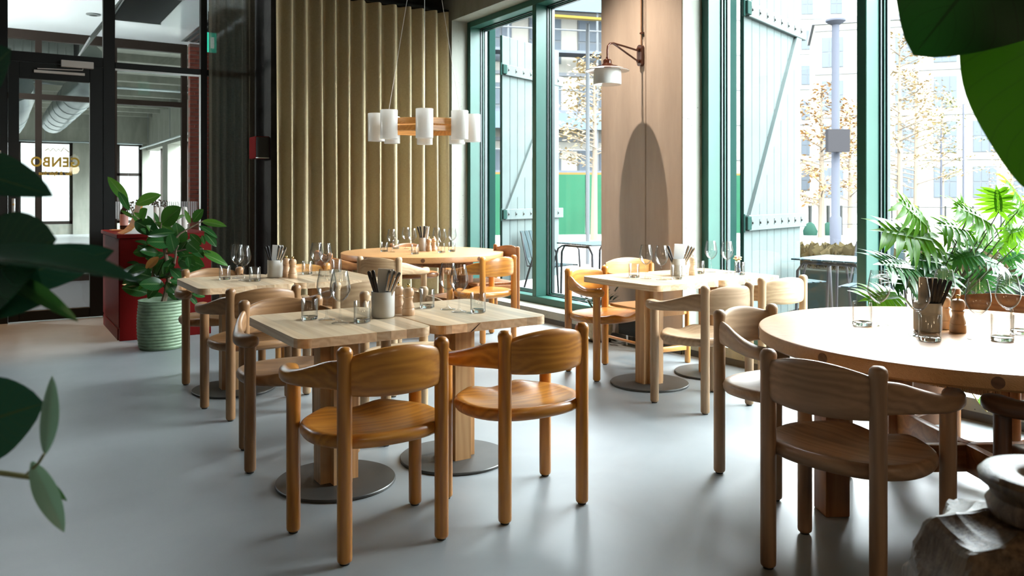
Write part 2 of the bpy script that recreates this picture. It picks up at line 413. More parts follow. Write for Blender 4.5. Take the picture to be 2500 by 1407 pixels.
window(2, Y2a, Y2b - 0.006, [3.288])

# back: dark pier and wall behind the linen curtain, glazed front with the entrance door to the left
XR = 2.57
smesh(MB().box(XR, XI, 8.86, 9.02, 0, ZC).box(XR, XR + 0.14, 9.02, YB, 0, ZC), 'wall_back', M_blackpl)

d1 = struct('wall_entrance')
def fb(name, x0, x1, z0, z1, y0=YB - 0.03, y1=YB + 0.05, mat=None, parent=None):
    return MB().rbox(x0, x1, y0, y1, z0, z1, 0.004, 1).build(name, mat or M_black, parent or d1)
XA = -2.6
smesh(MB().box(XL - 0.1, XA - 0.1, YB - 0.05, YB + 0.1, 0, ZC), 'wall_back_left', M_blackpl)
fb('post', XA - 0.1, XA, 0, ZC); fb('post', 0.03, 0.135, 0, ZC); fb('post', 0.995, 1.11, 0, ZC); fb('post', 1.985, 2.055, 0, ZC); fb('post', 2.50, XR, 0, ZC)
fb('transom', 0.135, 0.995, 2.655, 2.755); fb('transom', 1.11, 1.985, 2.655, 2.72); fb('transom', 2.055, 2.50, 2.655, 2.72); fb('transom', XA, 0.03, 2.655, 2.755)
for (a, c) in ((XA, 0.03), (0.135, 0.995), (1.11, 1.985), (2.055, 2.50)):
    fb('head_rail', a, c, ZC - 0.06, ZC); 
    MB().box(a, c, YB + 0.006, YB + 0.014, 2.75, ZC - 0.06).build('pane', M_pane, d1)
for (a, c) in ((1.11, 1.985), (2.055, 2.50)):
    fb('bottom_rail', a, c, 0, 0.11); MB().box(a, c, YB + 0.006, YB + 0.014, 0.11, 2.655).build('pane', M_pane, d1)
mb = MB()
for k in range(44): mb.box(1.12 + k * 0.0192, 1.129 + k * 0.0192, YB + 0.003, YB + 0.0055, 1.04, 1.225)
o = mb.build('striped_film', plain('film_white', (0.7, 0.72, 0.72), 0.6), d1); o['kind'] = 'stuff'
# bright aluminium strip beside the right post and under the transom
alu = plain('brushed_aluminium', (0.55, 0.57, 0.56), 0.35, 1.0)
MB().box(1.968, 1.984, YB - 0.034, YB - 0.02, 0.1, 2.655).build('cover_strip', alu, d1)
MB().box(1.112, 1.968, YB - 0.034, YB - 0.02, 2.632, 2.652).build('cover_strip', alu, d1)
fb('closed_leaf', XA, 0.03, 0, 2.655, YB - 0.01, YB + 0.03)
dr = struct('door_1')
for (n, x0, x1, z0, z1) in (('stile', 0.137, 0.232, 0.012, 2.65), ('stile', 0.868, 0.993, 0.012, 2.65), ('top_rail', 0.232, 0.868, 2.48, 2.65), ('bottom_rail', 0.232, 0.868, 0.012, 0.115)):
    fb(n, x0, x1, z0, z1, YB - 0.045, YB + 0.015, None, dr)
MB().box(0.232, 0.868, YB - 0.016, YB - 0.008, 0.115, 2.48).build('pane', M_pane, dr)
cl = MB().rbox(0.60, 0.90, YB - 0.10, YB - 0.046, 2.62, 2.69, 0.004, 1).build('door_closer', plain('closer_beige', (0.5, 0.46, 0.42), 0.4, 0.3), dr)
MB().rbox(0.36, 0.82, YB - 0.066, YB - 0.046, 2.545, 2.573, 0.003, 1).build('slide_rail', MATS['closer_beige'], dr)
MB().tube([(0.39, YB - 0.074, 2.585), (0.80, YB - 0.074, 2.60), (0.80, YB - 0.074, 2.62)], 0.006, 6).build('closer_arm', MATS['closer_beige'], dr)
lp = MB().rbox(0.165, 0.199, YB - 0.056, YB - 0.045, 1.06, 1.26, 0.005, 2).build('lock_plate', alu, dr)
MB().lathe([(0.012, 0), (0.012, 0.014), (0.004, 0.016)], 10, T(0.182, YB - 0.056, 1.20, math.pi / 2)).build('lock_cylinder', plain('brass', (0.7, 0.5, 0.25), 0.3, 1.0), lp)
MB().tube([(0.06, YB - 0.045, 1.66), (0.06, YB - 0.10, 1.66), (0.10, YB - 0.10, 1.66), (0.10, YB - 0.10, 1.62)], 0.011, 8).build('door_handle', alu, dr)
MB().rbox(0.045, 0.078, YB - 0.056, YB - 0.03, 1.56, 1.74, 0.004, 1).build('handle_plate', alu, dr)

gold = plain('gold_lettering', (0.42, 0.27, 0.015), 0.45)
def text(name, body, x0, x1, z0, size, mat, parent, y=YB - 0.020, space=1.0):
    c = bpy.data.curves.new(name, 'FONT'); c.body = body; c.size = size; c.extrude = 0.0008; c.space_character = space; c.offset = 0.0036 if size > 0.1 else 0.0014
    t = bpy.data.objects.new('tmp', c); COL.objects.link(t); bpy.context.view_layer.update()
    me = bpy.data.meshes.new_from_object(t.evaluated_get(bpy.context.evaluated_depsgraph_get())); bpy.data.objects.remove(t)
    xs = [v.co.x for v in me.vertices]; w = max(xs) - min(xs); k = (x1 - x0) / w
    for v in me.vertices: v.co = (x1 - (v.co.x - min(xs)) * k, y + v.co.z, z0 + v.co.y)      # laid on the glass to be read from outside
    me.flip_normals(); me.materials.append(mat); me.name = name
    return obj(name, me, mat, parent)
pA, pB = on_y(75, 406, YB), on_y(194, 406, YB)
text('lettering', 'GENBO', pA.x, pB.x, pA.z, 0.138, gold, dr, space=1.1)
pA, pB = on_y(94, 427, YB), on_y(175, 427, YB)
text('lettering', 'Bar & Spisehus', pA.x, pB.x, pA.z, 0.052, gold, dr)
zz = [on_y(x, y, YB - 0.020) for x, y in ((110, 368), (118, 363), (123, 369), (130, 362), (137, 370), (142, 364), (149, 370), (156, 361), (161, 366), (169, 372))]
MB().tube([tuple(p) for p in zz], 0.0035, 5).build('zigzag_emblem', gold, dr)

# entrance lobby and the concrete hall behind it
YV = 13.9; HX0, HX1, HY = -5.0, 4.70, 31.0; HZ = 4.15; VX = 2.97
hall_c = concrete('hall_concrete', (0.22, 0.225, 0.19), (0.32, 0.325, 0.275), pits=False)
smesh(MB().box(-3.0, VX + 0.1, YB + 0.06, YV + 0.1, -0.12, 0.0), 'floor_lobby', plain('grey_mat', (0.10, 0.10, 0.105), 0.95, var=0.35, vscale=120))
smesh(MB().box(-3.0, VX + 0.1, YB + 0.1, YV + 0.05, 3.74, 3.9), 'ceiling_lobby', plain('gloss_white', (0.78, 0.83, 0.84), 0.22))
smesh(MB().box(VX, VX + 0.12, YB + 0.06, YV - 0.0, 0, 4.3), 'wall_lobby', plain('deep_green', (0.006, 0.02, 0.016), 0.7))
lw_ = struct('wall_lobby_left')
for y in (YB + 0.06, YB + 1.4, YB + 2.8, YV - 0.1): MB().box(-3.1, -3.0, y, y + 0.1, 0, 4.3).build('post', M_black, lw_)
for z in (0.0, 2.6, 3.74): MB().box(-3.09, -3.01, YB + 0.06, YV, z, z + 0.1).build('rail', M_black, lw_)
MB().box(-3.055, -3.045, YB + 0.06, YV, 0.1, 3.74).build('pane', M_pane, lw_)
smesh(MB().box(HX0, HX1 + 0.3, YV, HY + 0.3, -0.12, 0.0), 'floor_hall', plain('hall_floor', (0.34, 0.35, 0.345), 0.35))
hc = struct('ceiling_hall')
MB().box(HX0, HX1 + 0.3, YV, HY + 0.3, HZ, HZ + 0.2).build('slab', hall_c, hc)
for k in range(11):
    MB().box(HX0, HX1, YV + 0.9 + k * 1.5, YV + 1.05 + k * 1.5, HZ - 0.16, HZ).build('rib', hall_c, hc)
hb = struct('wall_hall_far')
def hbx(name, *a, p=hb, mat=None): return MB().box(*a).build(name, mat or hall_c, p)
hbx('beam', HX0, HX1, HY - 0.35, HY + 0.3, 3.15, HZ)
for (a, c) in ((HX0, -3.6), (-1.2, -0.8), (2.30, 2.95), (4.45, HX1)): hbx('column', a, c, HY - 0.1, HY + 0.3, 0, 3.15)
for (a, c) in ((-3.6, -1.2), (-0.8, 2.30), (2.95, 4.45)): hbx('sill_wall', a, c, HY, HY + 0.3, 0, 0.35)
brown = plain('brown_frame', (0.018, 0.011, 0.007), 0.6, spec=0.3)
wh = struct('window_4')
for (a, c) in ((-3.6, -1.2), (-0.8, 2.30), (2.95, 4.45)):
    mid = (a + c) / 2
    for q in ((a, a + 0.09, 0.35, 3.15), (c - 0.09, c, 0.35, 3.15), (mid - 0.05, mid + 0.05, 0.35, 3.15)):
        hbx('frame', q[0], q[1], HY + 0.05, HY + 0.15, q[2], q[3], p=wh, mat=brown)
    for z in (0.35, 2.0, 3.05): hbx('rail', a, c, HY + 0.05, HY + 0.15, z, z + 0.1, p=wh, mat=brown)
    hbx('pane', a + 0.09, c - 0.09, HY + 0.09, HY + 0.10, 0.45, 3.05, p=wh, mat=M_pane)
hw = struct('wall_hall_right')
hbx('beam', HX1 - 0.1, HX1 + 0.3, YV, HY, 2.9, HZ, p=hw)
for y in (YV, 18.2, 22.6, 26.8): hbx('column', HX1 - 0.12, HX1 + 0.3, y, y + 0.9, 0, 2.9, p=hw)
for y0, y1 in ((14.8, 18.2), (19.1, 22.6), (23.5, 26.8), (27.7, HY)):
    hbx('sill_wall', HX1, HX1 + 0.3, y0, y1, 0, 0.5, p=hw)
    hbx('mullion', HX1 + 0.1, HX1 + 0.2, (y0 + y1) / 2 - 0.05, (y0 + y1) / 2 + 0.05, 0.5, 2.9, p=hw, mat=brown)
hl = struct('wall_hall_left')
hbx('beam', HX0 - 0.2, HX0, YV, HY + 0.3, 3.2, HZ, p=hl); hbx('sill_wall', HX0 - 0.2, HX0, YV, HY + 0.3, 0, 0.4, p=hl)
for y in (YV, 18.2, 22.6, 26.8, 30.6): hbx('column', HX0 - 0.2, HX0, y, y + 0.7, 0.4, 3.2, p=hl)
smesh(MB().box(HX0, -3.0, YV - 0.1, YV + 0.1, 0, HZ + 0.1).box(VX + 0.1, HX1 + 0.3, YV - 0.1, YV, 0, HZ + 0.1).box(-3.1, VX + 0.2, YV - 0.1, YV + 0.1, 3.9, HZ + 0.2), 'wall_hall_front', hall_c)
# timber-framed screen between lobby and hall, brick pier at its right end
sc = struct('wall_screen')
def sb(name, x0, x1, z0, z1, mat=brown, y0=YV - 0.05, y1=YV + 0.05): return MB().box(x0, x1, y0, y1, z0, z1).build(name, mat, sc)
SX = [-3.0, -0.75, 0.54, 1.55, 2.58]
for x in SX: sb('post', x, x + 0.085, 0, 3.74)
for a, c in zip(SX[:-1], SX[1:]):
    for z0, z1 in ((0, 0.10), (2.72, 2.80), (3.60, 3.74)): sb('rail', a + 0.085, c, z0, z1)
    sb('pane', a + 0.085, c, 0.10, 3.60, M_pane, YV - 0.004, YV + 0.004)
brick_m = plain('red_brick', (0.15, 0.034, 0.02), 0.9, var=0.35, vscale=9, bump=0.3, bscale=80)
bp_ = struct('brick_pier')
MB().box(2.675, 2.965, YV - 0.195, YV - 0.06, 0, 3.74).build('mortar', plain('mortar', (0.12, 0.08, 0.07), 0.95), bp_)
bme = MB().rbox(-0.11, 0.11, -0.055, 0.055, -0.027, 0.027, 0.004, 1).mesh('brick'); bme.materials.append(brick_m)
bme2 = MB().rbox(-0.06, 0.06, -0.055, 0.055, -0.027, 0.027, 0.004, 1).mesh('brick'); bme2.materials.append(brick_m)
for k in range(56):
    z = 0.033 + k * 0.066
    a, c = ((bme, 2.785), (bme2, 2.915)) if k % 2 else ((bme2, 2.735), (bme, 2.862))
    if z > 3.7: break
    for me_, x in (a, c):
        obj('brick', me_, brick_m, bp_, (min(x, 2.965 - (0.11 if me_ is bme else 0.06)) + random.uniform(-.003, .003), YV - 0.148 + random.uniform(-.004, .004), z))

# ventilation ducts in the hall
zinc = plain('galvanised_steel', (0.32, 0.36, 0.36), 0.32, 0.9, var=0.12, vscale=3)
def duct(pts, r, label, ribs=True):
    o = thing('spiral_duct', label, 'duct', pts[0], 0, 'ventilation ducts in the hall')
    base = Vector(pts[0])
    P = [Vector(p) - base for p in pts]
    MB().tube(P, r, 20).build('pipe', zinc, o)
    mb = MB()
    for a, c in zip(P[:-1], P[1:]):
        L = (c - a).length
        if L < 1.2: continue
        n = int(L / (0.12 if ribs else 1.1))
        for k in range(1, n):
            p = a + (c - a) * k / n; t = (c - a).normalized() * 0.014
            mb.tube([p - t, p, p + t], [r, r + 0.014, r], 20, cap=False)
    mb.build('seam', zinc, o)
    return o
duct([(-3.5, 15.6, 3.66), (1.15, 15.6, 3.66)], 0.30, 'ribbed silver duct running sideways behind the pane above the entrance door')
duct([(1.15, 15.6, 3.66), (1.38, 15.66, 3.62), (1.52, 15.85, 3.52), (1.55, 16.2, 3.40), (1.45, 17.0, 3.32), (1.42, 25.5, 3.32)], 0.30, 'silver duct that bends away from the lobby above the door lettering', ribs=False)
duct([(0.30, 15.9, 3.15), (0.35, 16.3, 3.05), (0.32, 17.5, 2.95), (0.32, 22, 2.95)], 0.30, 'silver duct elbow seen at the left edge of the door glass', ribs=False)
def pipe(pts, label):
    mb = MB().tube(pts, 0.035, 8)
    for q in (0.15, 0.4, 0.65, 0.9):
        c = Vector(pts[0]).lerp(Vector(pts[1]), q); mb.tube([tuple(c), (c.x, c.y, HZ - 0.002)], 0.008, 6)
    tag(mb.build('sprinkler_pipe', zinc), label, 'pipe', 'thin pipes under the hall ceiling')
pipe([(HX1 - 0.35, YV + 1, 2.95), (HX1 - 0.35, HY - 0.4, 2.95)], 'thin sprinkler pipe running away along the right side of the hall')
pipe([(-4, HY - 0.5, 3.1), (HX1 - 0.3, HY - 0.5, 3.1)], 'thin sprinkler pipe across the far beam of the hall')
pipe([(-2, 18.0, 3.85), (HX1 - 0.2, 18.0, 3.85)], 'sprinkler pipe nearest the lobby, hung across under the hall ceiling')
pipe([(-2, 21.0, 3.85), (HX1 - 0.2, 21.0, 3.85)], 'second sprinkler pipe hung across under the hall ceiling')

# lobby: open ceiling hatch, round vents, slot grille, exit sign
hat = thing('ceiling_hatch', 'grey metal hatch hanging open from the glossy lobby ceiling', 'hatch', (1.38, 11.5, 3.74))
steel = plain('grey_sheet', (0.32, 0.34, 0.34), 0.4, 0.6)
MB().box(-0.02, 0.0, -0.85, 0.85, -0.72, 0.0, T(0, 0, 0, 0, math.radians(34))).build('flap', steel, hat)
MB().box(0.02, 0.62, -0.85, 0.85, -0.012, 0.0).build('opening', plain('dark_void', (0.03, 0.035, 0.035), 0.8), hat)
for y in (-0.86, 0.84): MB().box(0.0, 0.64, y, y + 0.02, -0.02, 0.0).build('rim', alu, hat)
for k, (x, y) in enumerate(((0.55, 10.9), (1.15, 12.2), (0.0, 12.4))):
    v = thing('ceiling_vent', ('small dark ceiling vent nearest the entrance door', 'round ceiling vent just left of the open hatch', 'round ceiling vent far left in the lobby')[k], 'vent', (x, y, 3.74), 0, 'round vents in the lobby ceiling')
    MB().lathe([(0.09 if k else 0.05, 0), (0.09 if k else 0.05, -0.012), (0.06 if k else 0.03, -0.02), (0.0, -0.02)], 20).build('ring', plain('vent_grey', (0.18, 0.2, 0.2), 0.5), v)
    MB().lathe([(0.05 if k else 0.02, -0.021), (0.0, -0.024)], 14).build('core', MATS['dark_void'], v)
gr = thing('slot_grille', 'long slotted air grille along the right edge of the lobby ceiling', 'grille', (2.55, 12.2, 3.738))
for k in range(3): MB().box(k * 0.09, k * 0.09 + 0.05, -1.3, 1.3, -0.012, 0).build('slot', MATS['dark_void'], gr)
MB().box(-0.04, 0.30, -1.34, 1.34, -0.006, 0).build('plate', alu, gr)
ll_ = thing('globe_lamp', 'unseen white globe lamp on a rod, added to brighten the lobby', 'lamp', (-1.9, 11.8, 2.7))  # added lamp, out of view, to brighten the lobby
MB().lathe([(0, -0.14), (0.07, -0.12), (0.12, -0.07), (0.14, 0), (0.12, 0.07), (0.07, 0.12), (0.02, 0.14)], 24).build('globe', plain('fill_globe_glow', (0.8, 0.8, 0.78), 0.4, emit=((1.0, 0.96, 0.9), 6.0)), ll_)
MB().tube([(0, 0, 0.13), (0, 0, 1.04)], 0.01, 8).build('rod', M_black, ll_)
pl_l = bpy.data.lights.new('globe_light', 'POINT'); pl_l.energy = 500; pl_l.shadow_soft_size = 0.16; pl_l.color = (1.0, 0.97, 0.92)
pl_o = bpy.data.objects.new('globe_light', pl_l); COL.objects.link(pl_o); pl_o.parent = ll_; pl_o.location = (0, 0, -0.32)
ex = thing('exit_sign', 'small green emergency exit sign behind the sheer curtain', 'sign', (2.42, 11.2, 3.20))
MB().box(-0.10, 0.10, -0.015, 0.015, 0.0, 0.26).build('panel', plain('exit_green', (0.02, 0.45, 0.28), 0.4, emit=((0.05, 0.75, 0.5), 0.8)), ex)
MB().box(0.02, 0.07, -0.018, -0.0155, 0.05, 0.2).box(-0.07, -0.02, -0.018, -0.0155, 0.03, 0.06).box(-0.06, -0.035, -0.018, -0.0155, 0.06, 0.17).lathe([(0.018, 0), (0.018, 0.002)], 10, T(-0.045, -0.0155, 0.20, math.pi / 2)).build('pictogram', plain('exit_white', (0.8, 0.9, 0.85), 0.4, emit=((0.8, 1, 0.9), 1.0)), ex)
MB().tube([(0, 0, 0.26), (0, 0, 0.54)], 0.006, 6).build('rod', M_black, ex)
# ------------------------------------------------------------------ wood tones
TONES = {
    'honey': dict(light=(0.62, 0.265, 0.038), dark=(0.25, 0.068, 0.008), rough=0.34, coat=0.35),
    'amber': dict(light=(0.60, 0.31, 0.085), dark=(0.33, 0.13, 0.03), rough=0.36, coat=0.25),
    'pale': dict(light=(0.53, 0.38, 0.225), dark=(0.30, 0.18, 0.09), rough=0.48, coat=0.0),
    'sand': dict(light=(0.45, 0.30, 0.175), dark=(0.26, 0.155, 0.08), rough=0.46, coat=0.02),
    'tan': dict(light=(0.43, 0.235, 0.105), dark=(0.19, 0.088, 0.032), rough=0.42, coat=0.08),
    'grey': dict(light=(0.42, 0.24, 0.13), dark=(0.17, 0.09, 0.045), rough=0.45, coat=0.05),
    'brown': dict(light=(0.40, 0.175, 0.06), dark=(0.17, 0.055, 0.016), rough=0.40, coat=0.12),
    'dark': dict(light=(0.16, 0.07, 0.03), dark=(0.06, 0.022, 0.009), rough=0.35, coat=0.2),
    'pine': dict(light=(0.76, 0.60, 0.41), dark=(0.50, 0.315, 0.165), rough=0.30, coat=0.3, hue=0.62),
    'column': dict(light=(0.66, 0.405, 0.195), dark=(0.42, 0.21, 0.08), rough=0.42, hue=0.2),
    'mill': dict(light=(0.60, 0.40, 0.24), dark=(0.42, 0.24, 0.13), rough=0.4, contrast=0.8),
}
def tw(tone, axis):
    t = TONES[tone]
    return wood('wood_' + tone, t['light'], t['dark'], axis, t['rough'], t.get('coat', 0), t.get('freq', 9.0), t.get('contrast', 1.0), t.get('hue', 0))

# ------------------------------------------------------------------ round-backed pine armchairs
CH = {}
def leg_mesh(x, y, h, dome):
    r = 0.0265
    pr = [(r * 0.72, 0.006), (r * 0.95, 0.012), (r, 0.02)]
    if dome:
        pr += [(r, h - 0.05), (r * 1.06, h - 0.035), (r * 1.10, h - 0.024), (r * 0.98, h - 0.012), (r * 0.66, h - 0.003), (0.0, h)]
    else:
        pr += [(r, h)]
    return MB().lathe(pr, 20, T(x, y, 0)).mesh('leg', 0.9)
def chair_meshes():
    RX, FX_, FY = 0.19, 0.256, 0.36
    CH['legs'] = [leg_mesh(-RX, 0, 0.757, True), leg_mesh(RX, 0, 0.757, True), leg_mesh(-FX_, FY, 0.60, False), leg_mesh(FX_, FY, 0.60, False)]
    CH['glide'] = [MB().lathe([(0.017, 0), (0.017, 0.008)], 12, T(x, y, 0)).mesh('glide') for x, y in ((-RX, 0), (RX, 0), (-FX_, FY), (FX_, FY))]
    # back board: bowed, arched top
    path = []; secs = []; n = 22
    for i in range(n + 1):
        q = -1 + 2 * i / n; x = q * 0.186
        y = -0.052 * (1 - q * q) + 0.002
        edge = 1 - max(0, (abs(q) - 0.86) / 0.14) ** 2 * 0.07
        zt = 0.752 - 0.036 * q * q; zb = 0.576 + 0.008 * q * q
        h = (zt - zb) * edge; z = (zt + zb) / 2
        ty = Vector((1, 0.104 / 0.186 * q, 0)).normalized()
        side = Vector((-ty.y, ty.x, 0))
        path.append(((x, y, z), side, (0, 0, 1))); secs.append(sel(0.030, h, 18, 3.4))
    CH['back'] = MB().sweep(path, secs).mesh('back_rest', 0.9)
    def arm(sgn):
        K = [(-0.190, 0.004, 0.655, 0.108, 0.028), (-0.222, 0.07, 0.649, 0.100, 0.030), (-0.252, 0.14, 0.635, 0.082, 0.034), (-0.274, 0.215, 0.621, 0.066, 0.046),
             (-0.285, 0.285, 0.613, 0.057, 0.062), (-0.279, 0.345, 0.613, 0.060, 0.074), (-0.260, 0.388, 0.613, 0.058, 0.070), (-0.245, 0.410, 0.613, 0.044, 0.050), (-0.239, 0.418, 0.613, 0.016, 0.018)]
        # smooth with Catmull-Rom
        pts = []
        for j in range(len(K) - 1):
            p0 = K[max(0, j - 1)]; p1 = K[j]; p2 = K[j + 1]; p3 = K[min(len(K) - 1, j + 2)]
            for s in range(4):
                t = s / 4
                pts.append([0.5 * ((2 * b) + (-a + c) * t + (2 * a - 5 * b + 4 * c - d) * t * t + (-a + 3 * b - 3 * c + d) * t ** 3) for a, b, c, d in zip(p0, p1, p2, p3)])
        pts.append(list(K[-1])); path = []; secs = []
        for j, k in enumerate(pts):
            a = pts[max(0, j - 1)]; c = pts[min(len(pts) - 1, j + 1)]
            t = Vector((c[0] - a[0], c[1] - a[1], 0)).normalized(); side = Vector((t.y, -t.x, 0))
            path.append(((k[0] * sgn, k[1], k[2]), (side.x * sgn, side.y, 0), (0, 0, 1))); secs.append(sel(k[4], k[3], 16, 2.8))
        return MB().sweep(path, secs).mesh('arm_rest', 0.9)
    CH['arms'] = [arm(1), arm(-1)]
    # saddle seat
    mb = MB(); n = 56; rings = 12; cx, cy, rx, ry = 0, 0.198, 0.270, 0.228
    def out(a, rr, inset=0):
        c, s = math.cos(a), math.sin(a); p = 2.35
        k = (abs(c) ** p + abs(s) ** p) ** (-1 / p)
        return cx + c * k * (rx - inset) * rr, cy + s * k * (ry - inset) * rr
    def top(x, y, rr):
        f = min(1, max(0, (y - 0.20) / 0.19)); f = f * f * (3 - 2 * f)
        z = 0.441 - 0.024 * (1 - rr ** 2.5)
        z += f * (0.010 * math.exp(-((abs(x) - 0.12) / 0.055) ** 2) - 0.012 * math.exp(-(x / 0.06) ** 2))
        return z
    vs = [(cx, cy, top(cx, cy, 0))]
    loops = []
    for j in range(1, rings + 1):
        rr = j / rings; L = []
        for i in range(n):
            x, y = out(2 * math.pi * i / n, rr, 0.016); L.append(len(vs)); vs.append((x, y, top(x, y, rr)))
        loops.append(L)
    for (ins, dz) in ((0.006, -0.006), (0.0, -0.020), (0.002, -0.036), (0.010, -0.048), (0.026, -0.054)):
        L = []
        for i in range(n):
            x, y = out(2 * math.pi * i / n, 1, ins); L.append(len(vs)); vs.append((x, y, top(x, y, 1) * (1 if dz > -0.01 else 1) + dz if dz > -0.03 else 0.441 + dz))
        loops.append(L)
    fs = [(0, loops[0][i], loops[0][(i + 1) % n]) for i in range(n)]
    for a, c in zip(loops[:-1], loops[1:]):
        fs += [(a[i], c[i], c[(i + 1) % n], a[(i + 1) % n]) for i in range(n)]
    fs.append(tuple(reversed(loops[-1])))
    CH['seat'] = mb.add(vs, fs, True).mesh('seat', 0.9)
chair_meshes()
def armchair(label, tone, x, y, rot, group='round-backed pine armchairs'):
    t = thing('armchair', label, 'chair', (x, y, 0), math.radians(rot), group)
    for me, g in zip(CH['legs'], CH['glide']):
        lo = obj('leg', me, tw(tone, 'Z'), t); obj('glide', g, plain('black_plastic', (0.02, 0.02, 0.02), 0.5), lo)
    obj('back_rest', CH['back'], tw(tone, 'X'), t)
    for me in CH['arms']: obj('arm_rest', me, tw(tone, 'Y'), t)
    obj('seat', CH['seat'], tw(tone, 'X'), t)
    return t

# ------------------------------------------------------------------ cord-seated frame chairs
def cord_chair(label, tone, x, y, rot, w=0.48, d=0.44, hs=0.43, hb=0.79, solid=False):
    t = thing('dining_chair', label, 'chair', (x, y, 0), math.radians(rot), 'frame chairs with stretchers')
    Z, X, Y = tw(tone, 'Z'), tw(tone, 'X'), tw(tone, 'Y'); a = w / 2
    for sx in (-a, a):
        MB().lathe([(0.018, 0), (0.022, 0.01), (0.022, hb - 0.02), (0.019, hb - 0.006), (0.010, hb)], 16, T(sx, 0, 0)).build('leg', Z, t)
        MB().lathe([(0.018, 0), (0.022, 0.01), (0.022, hs + 0.01), (0.018, hs + 0.018)], 16, T(sx, d, 0)).build('leg', Z, t)
        MB().tube([(sx, 0.0, 0.18), (sx, d, 0.18)], 0.011, 10).build('stretcher', Y, t)
        MB().rbox(sx - 0.016, sx + 0.016, 0.02, d - 0.02, hs - 0.055, hs - 0.01, 0.008, 2).build('side_rail', Y, t)
    MB().rbox(-a + 0.02, a - 0.02, d - 0.014, d + 0.014, 0.10, 0.14, 0.006, 2).build('stretcher', X, t)
    for yy in (0, d): MB().rbox(-a + 0.02, a - 0.02, yy - 0.016, yy + 0.016, hs - 0.055, hs - 0.01, 0.008, 2).build('seat_rail', X, t)
    if solid:
        MB().rbox(-a + 0.01, a - 0.01, 0.02, d + 0.03, hs - 0.012, hs + 0.016, 0.010, 3).build('seat', X, t)
    else:
        mb = MB(); n = 46
        for k in range(n):
            xx = -a + 0.055 + (w - 0.11) * k / (n - 1)
            sag = 0.010 * (1 - (2 * k / (n - 1) - 1) ** 2)
            mb.tube([(xx, d + 0.017, hs - 0.055), (xx, d + 0.019, hs - 0.012), (xx, d + 0.008, hs + 0.002), (xx, d / 2, hs - sag), (xx, -0.008, hs + 0.002), (xx, -0.018, hs - 0.012), (xx, -0.017, hs - 0.055)], 0.0038, 5)
        for k in range(40):
            yy = 0.03 + (d - 0.06) * k / 39
            mb.tube([(-a + 0.05, yy, hs - 0.002), (0, yy, hs - 0.012), (a - 0.05, yy, hs - 0.002)], 0.0034, 5)
        o = mb.build('woven_seat', plain('paper_cord', (0.42, 0.25, 0.12), 0.8), t); o['kind'] = 'stuff'
    path = []; secs = []
    for i in range(17):
        q = -1 + i / 8; path.append(((q * (a - 0.005), -0.05 * (1 - q * q), 0.675 + 0.02 * (1 - q * q)), Vector((-0.1 / a * q, -1, 0)).normalized(), (0, 0, 1))); secs.append(sel(0.022, 0.165 + 0.02 * (1 - q * q), 14, 4))
    MB().sweep(path, secs).build('back_rest', X, t)
    return t

# ------------------------------------------------------------------ square pedestal tables
TZ = 0.72; TS = TZ + 0.0008
def square_table(label, cx, cy, w=0.594, d=0.76, seed=0):
    t = thing('pedestal_table', label, 'table', (cx, cy, 0), 0, 'square pine pedestal tables')
    rs = random.Random(seed); n = 9; cuts = [-w / 2]; 
    ws = [rs.uniform(0.8, 1.25) for _ in range(n)]; k = w / sum(ws)
    for v in ws: cuts.append(cuts[-1] + v * k)
    R = 0.055
    for a, c in zip(cuts[:-1], cuts[1:]):
        xs = [a]; 
        if a < -w / 2 + R or c > w / 2 - R: xs += [a + (c - a) * q / 8 for q in range(1, 8)]
        xs.append(c)
        def yh(x):
            dx = min(x + w / 2, w / 2 - x)
            return d / 2 - (R - math.sqrt(max(0, R * R - (R - dx) ** 2)) if dx < R else 0)
        x0, x1 = a + 0.0002, c - 0.0002
        pts = [(x, -yh(x)) for x in xs] + [(x, yh(x)) for x in reversed(xs)]
        bm = bmesh.new(); top = [bm.verts.new((x, y, TZ)) for x, y in pts]; bm.faces.new(top)
        ex = bmesh.ops.extrude_face_region(bm, geom=bm.faces[:]); 
        for v in [g for g in ex['geom'] if isinstance(g, bmesh.types.BMVert)]: v.co.z -= 0.038
        MB().bm(bm).build('board', tw('pine', 'Y'), t)
    q, e = 0.088, 0.043
    plus = [(-q, -e), (-e, -e), (-e, -q), (e, -q), (e, -e), (q, -e), (q, e), (e, e), (e, q), (-e, q), (-e, e), (-q, e)]
    MB().prism(plus, 0.014, TZ - 0.045).build('column', tw('column', 'Z'), t)
    MB().box(-0.17, 0.17, -0.17, 0.17, TZ - 0.045, TZ - 0.038).build('top_plate', M_black, t)
    MB().lathe([(0.0, 0.0), (0.258, 0.0), (0.265, 0.003), (0.265, 0.011), (0.262, 0.014), (0.0, 0.014)], 64).build('base_plate', plain('gunmetal', (0.085, 0.085, 0.08), 0.42, 0.55, var=0.15, vscale=5), t)
    return t
square_table('square pine table nearest the camera, left of its joined pair', 1.300, 3.475, seed=1)
t2 = square_table('right-hand square pine table of the front pair with a notch in its front edge', 1.905, 3.475, seed=2)
MB().prism([(-0.128, 0.0), (-0.112, 0.006), (-0.078, 0.036), (-0.092, 0.026)], 0.0, 0.004, Matrix(((1, 0, 0, 0), (0, 0, -1, -0.3795), (0, 1, 0, TZ - 0.038), (0, 0, 0, 1)))).build('notch', plain('notch_dark', (0.035, 0.015, 0.006), 0.8), t2)
square_table('square pine table in the second row, beside the big green plant pot', 1.352, 5.500, seed=3)
square_table('second-row square pine table on the right of its pair', 1.953, 5.500, seed=4)
square_table('square pine table in front of the concrete pier, left of its pair', 3.780, 4.130, seed=5)
square_table('square pine table pushed against the window beside the green shutter', 4.385, 4.130, w=0.60, seed=6)

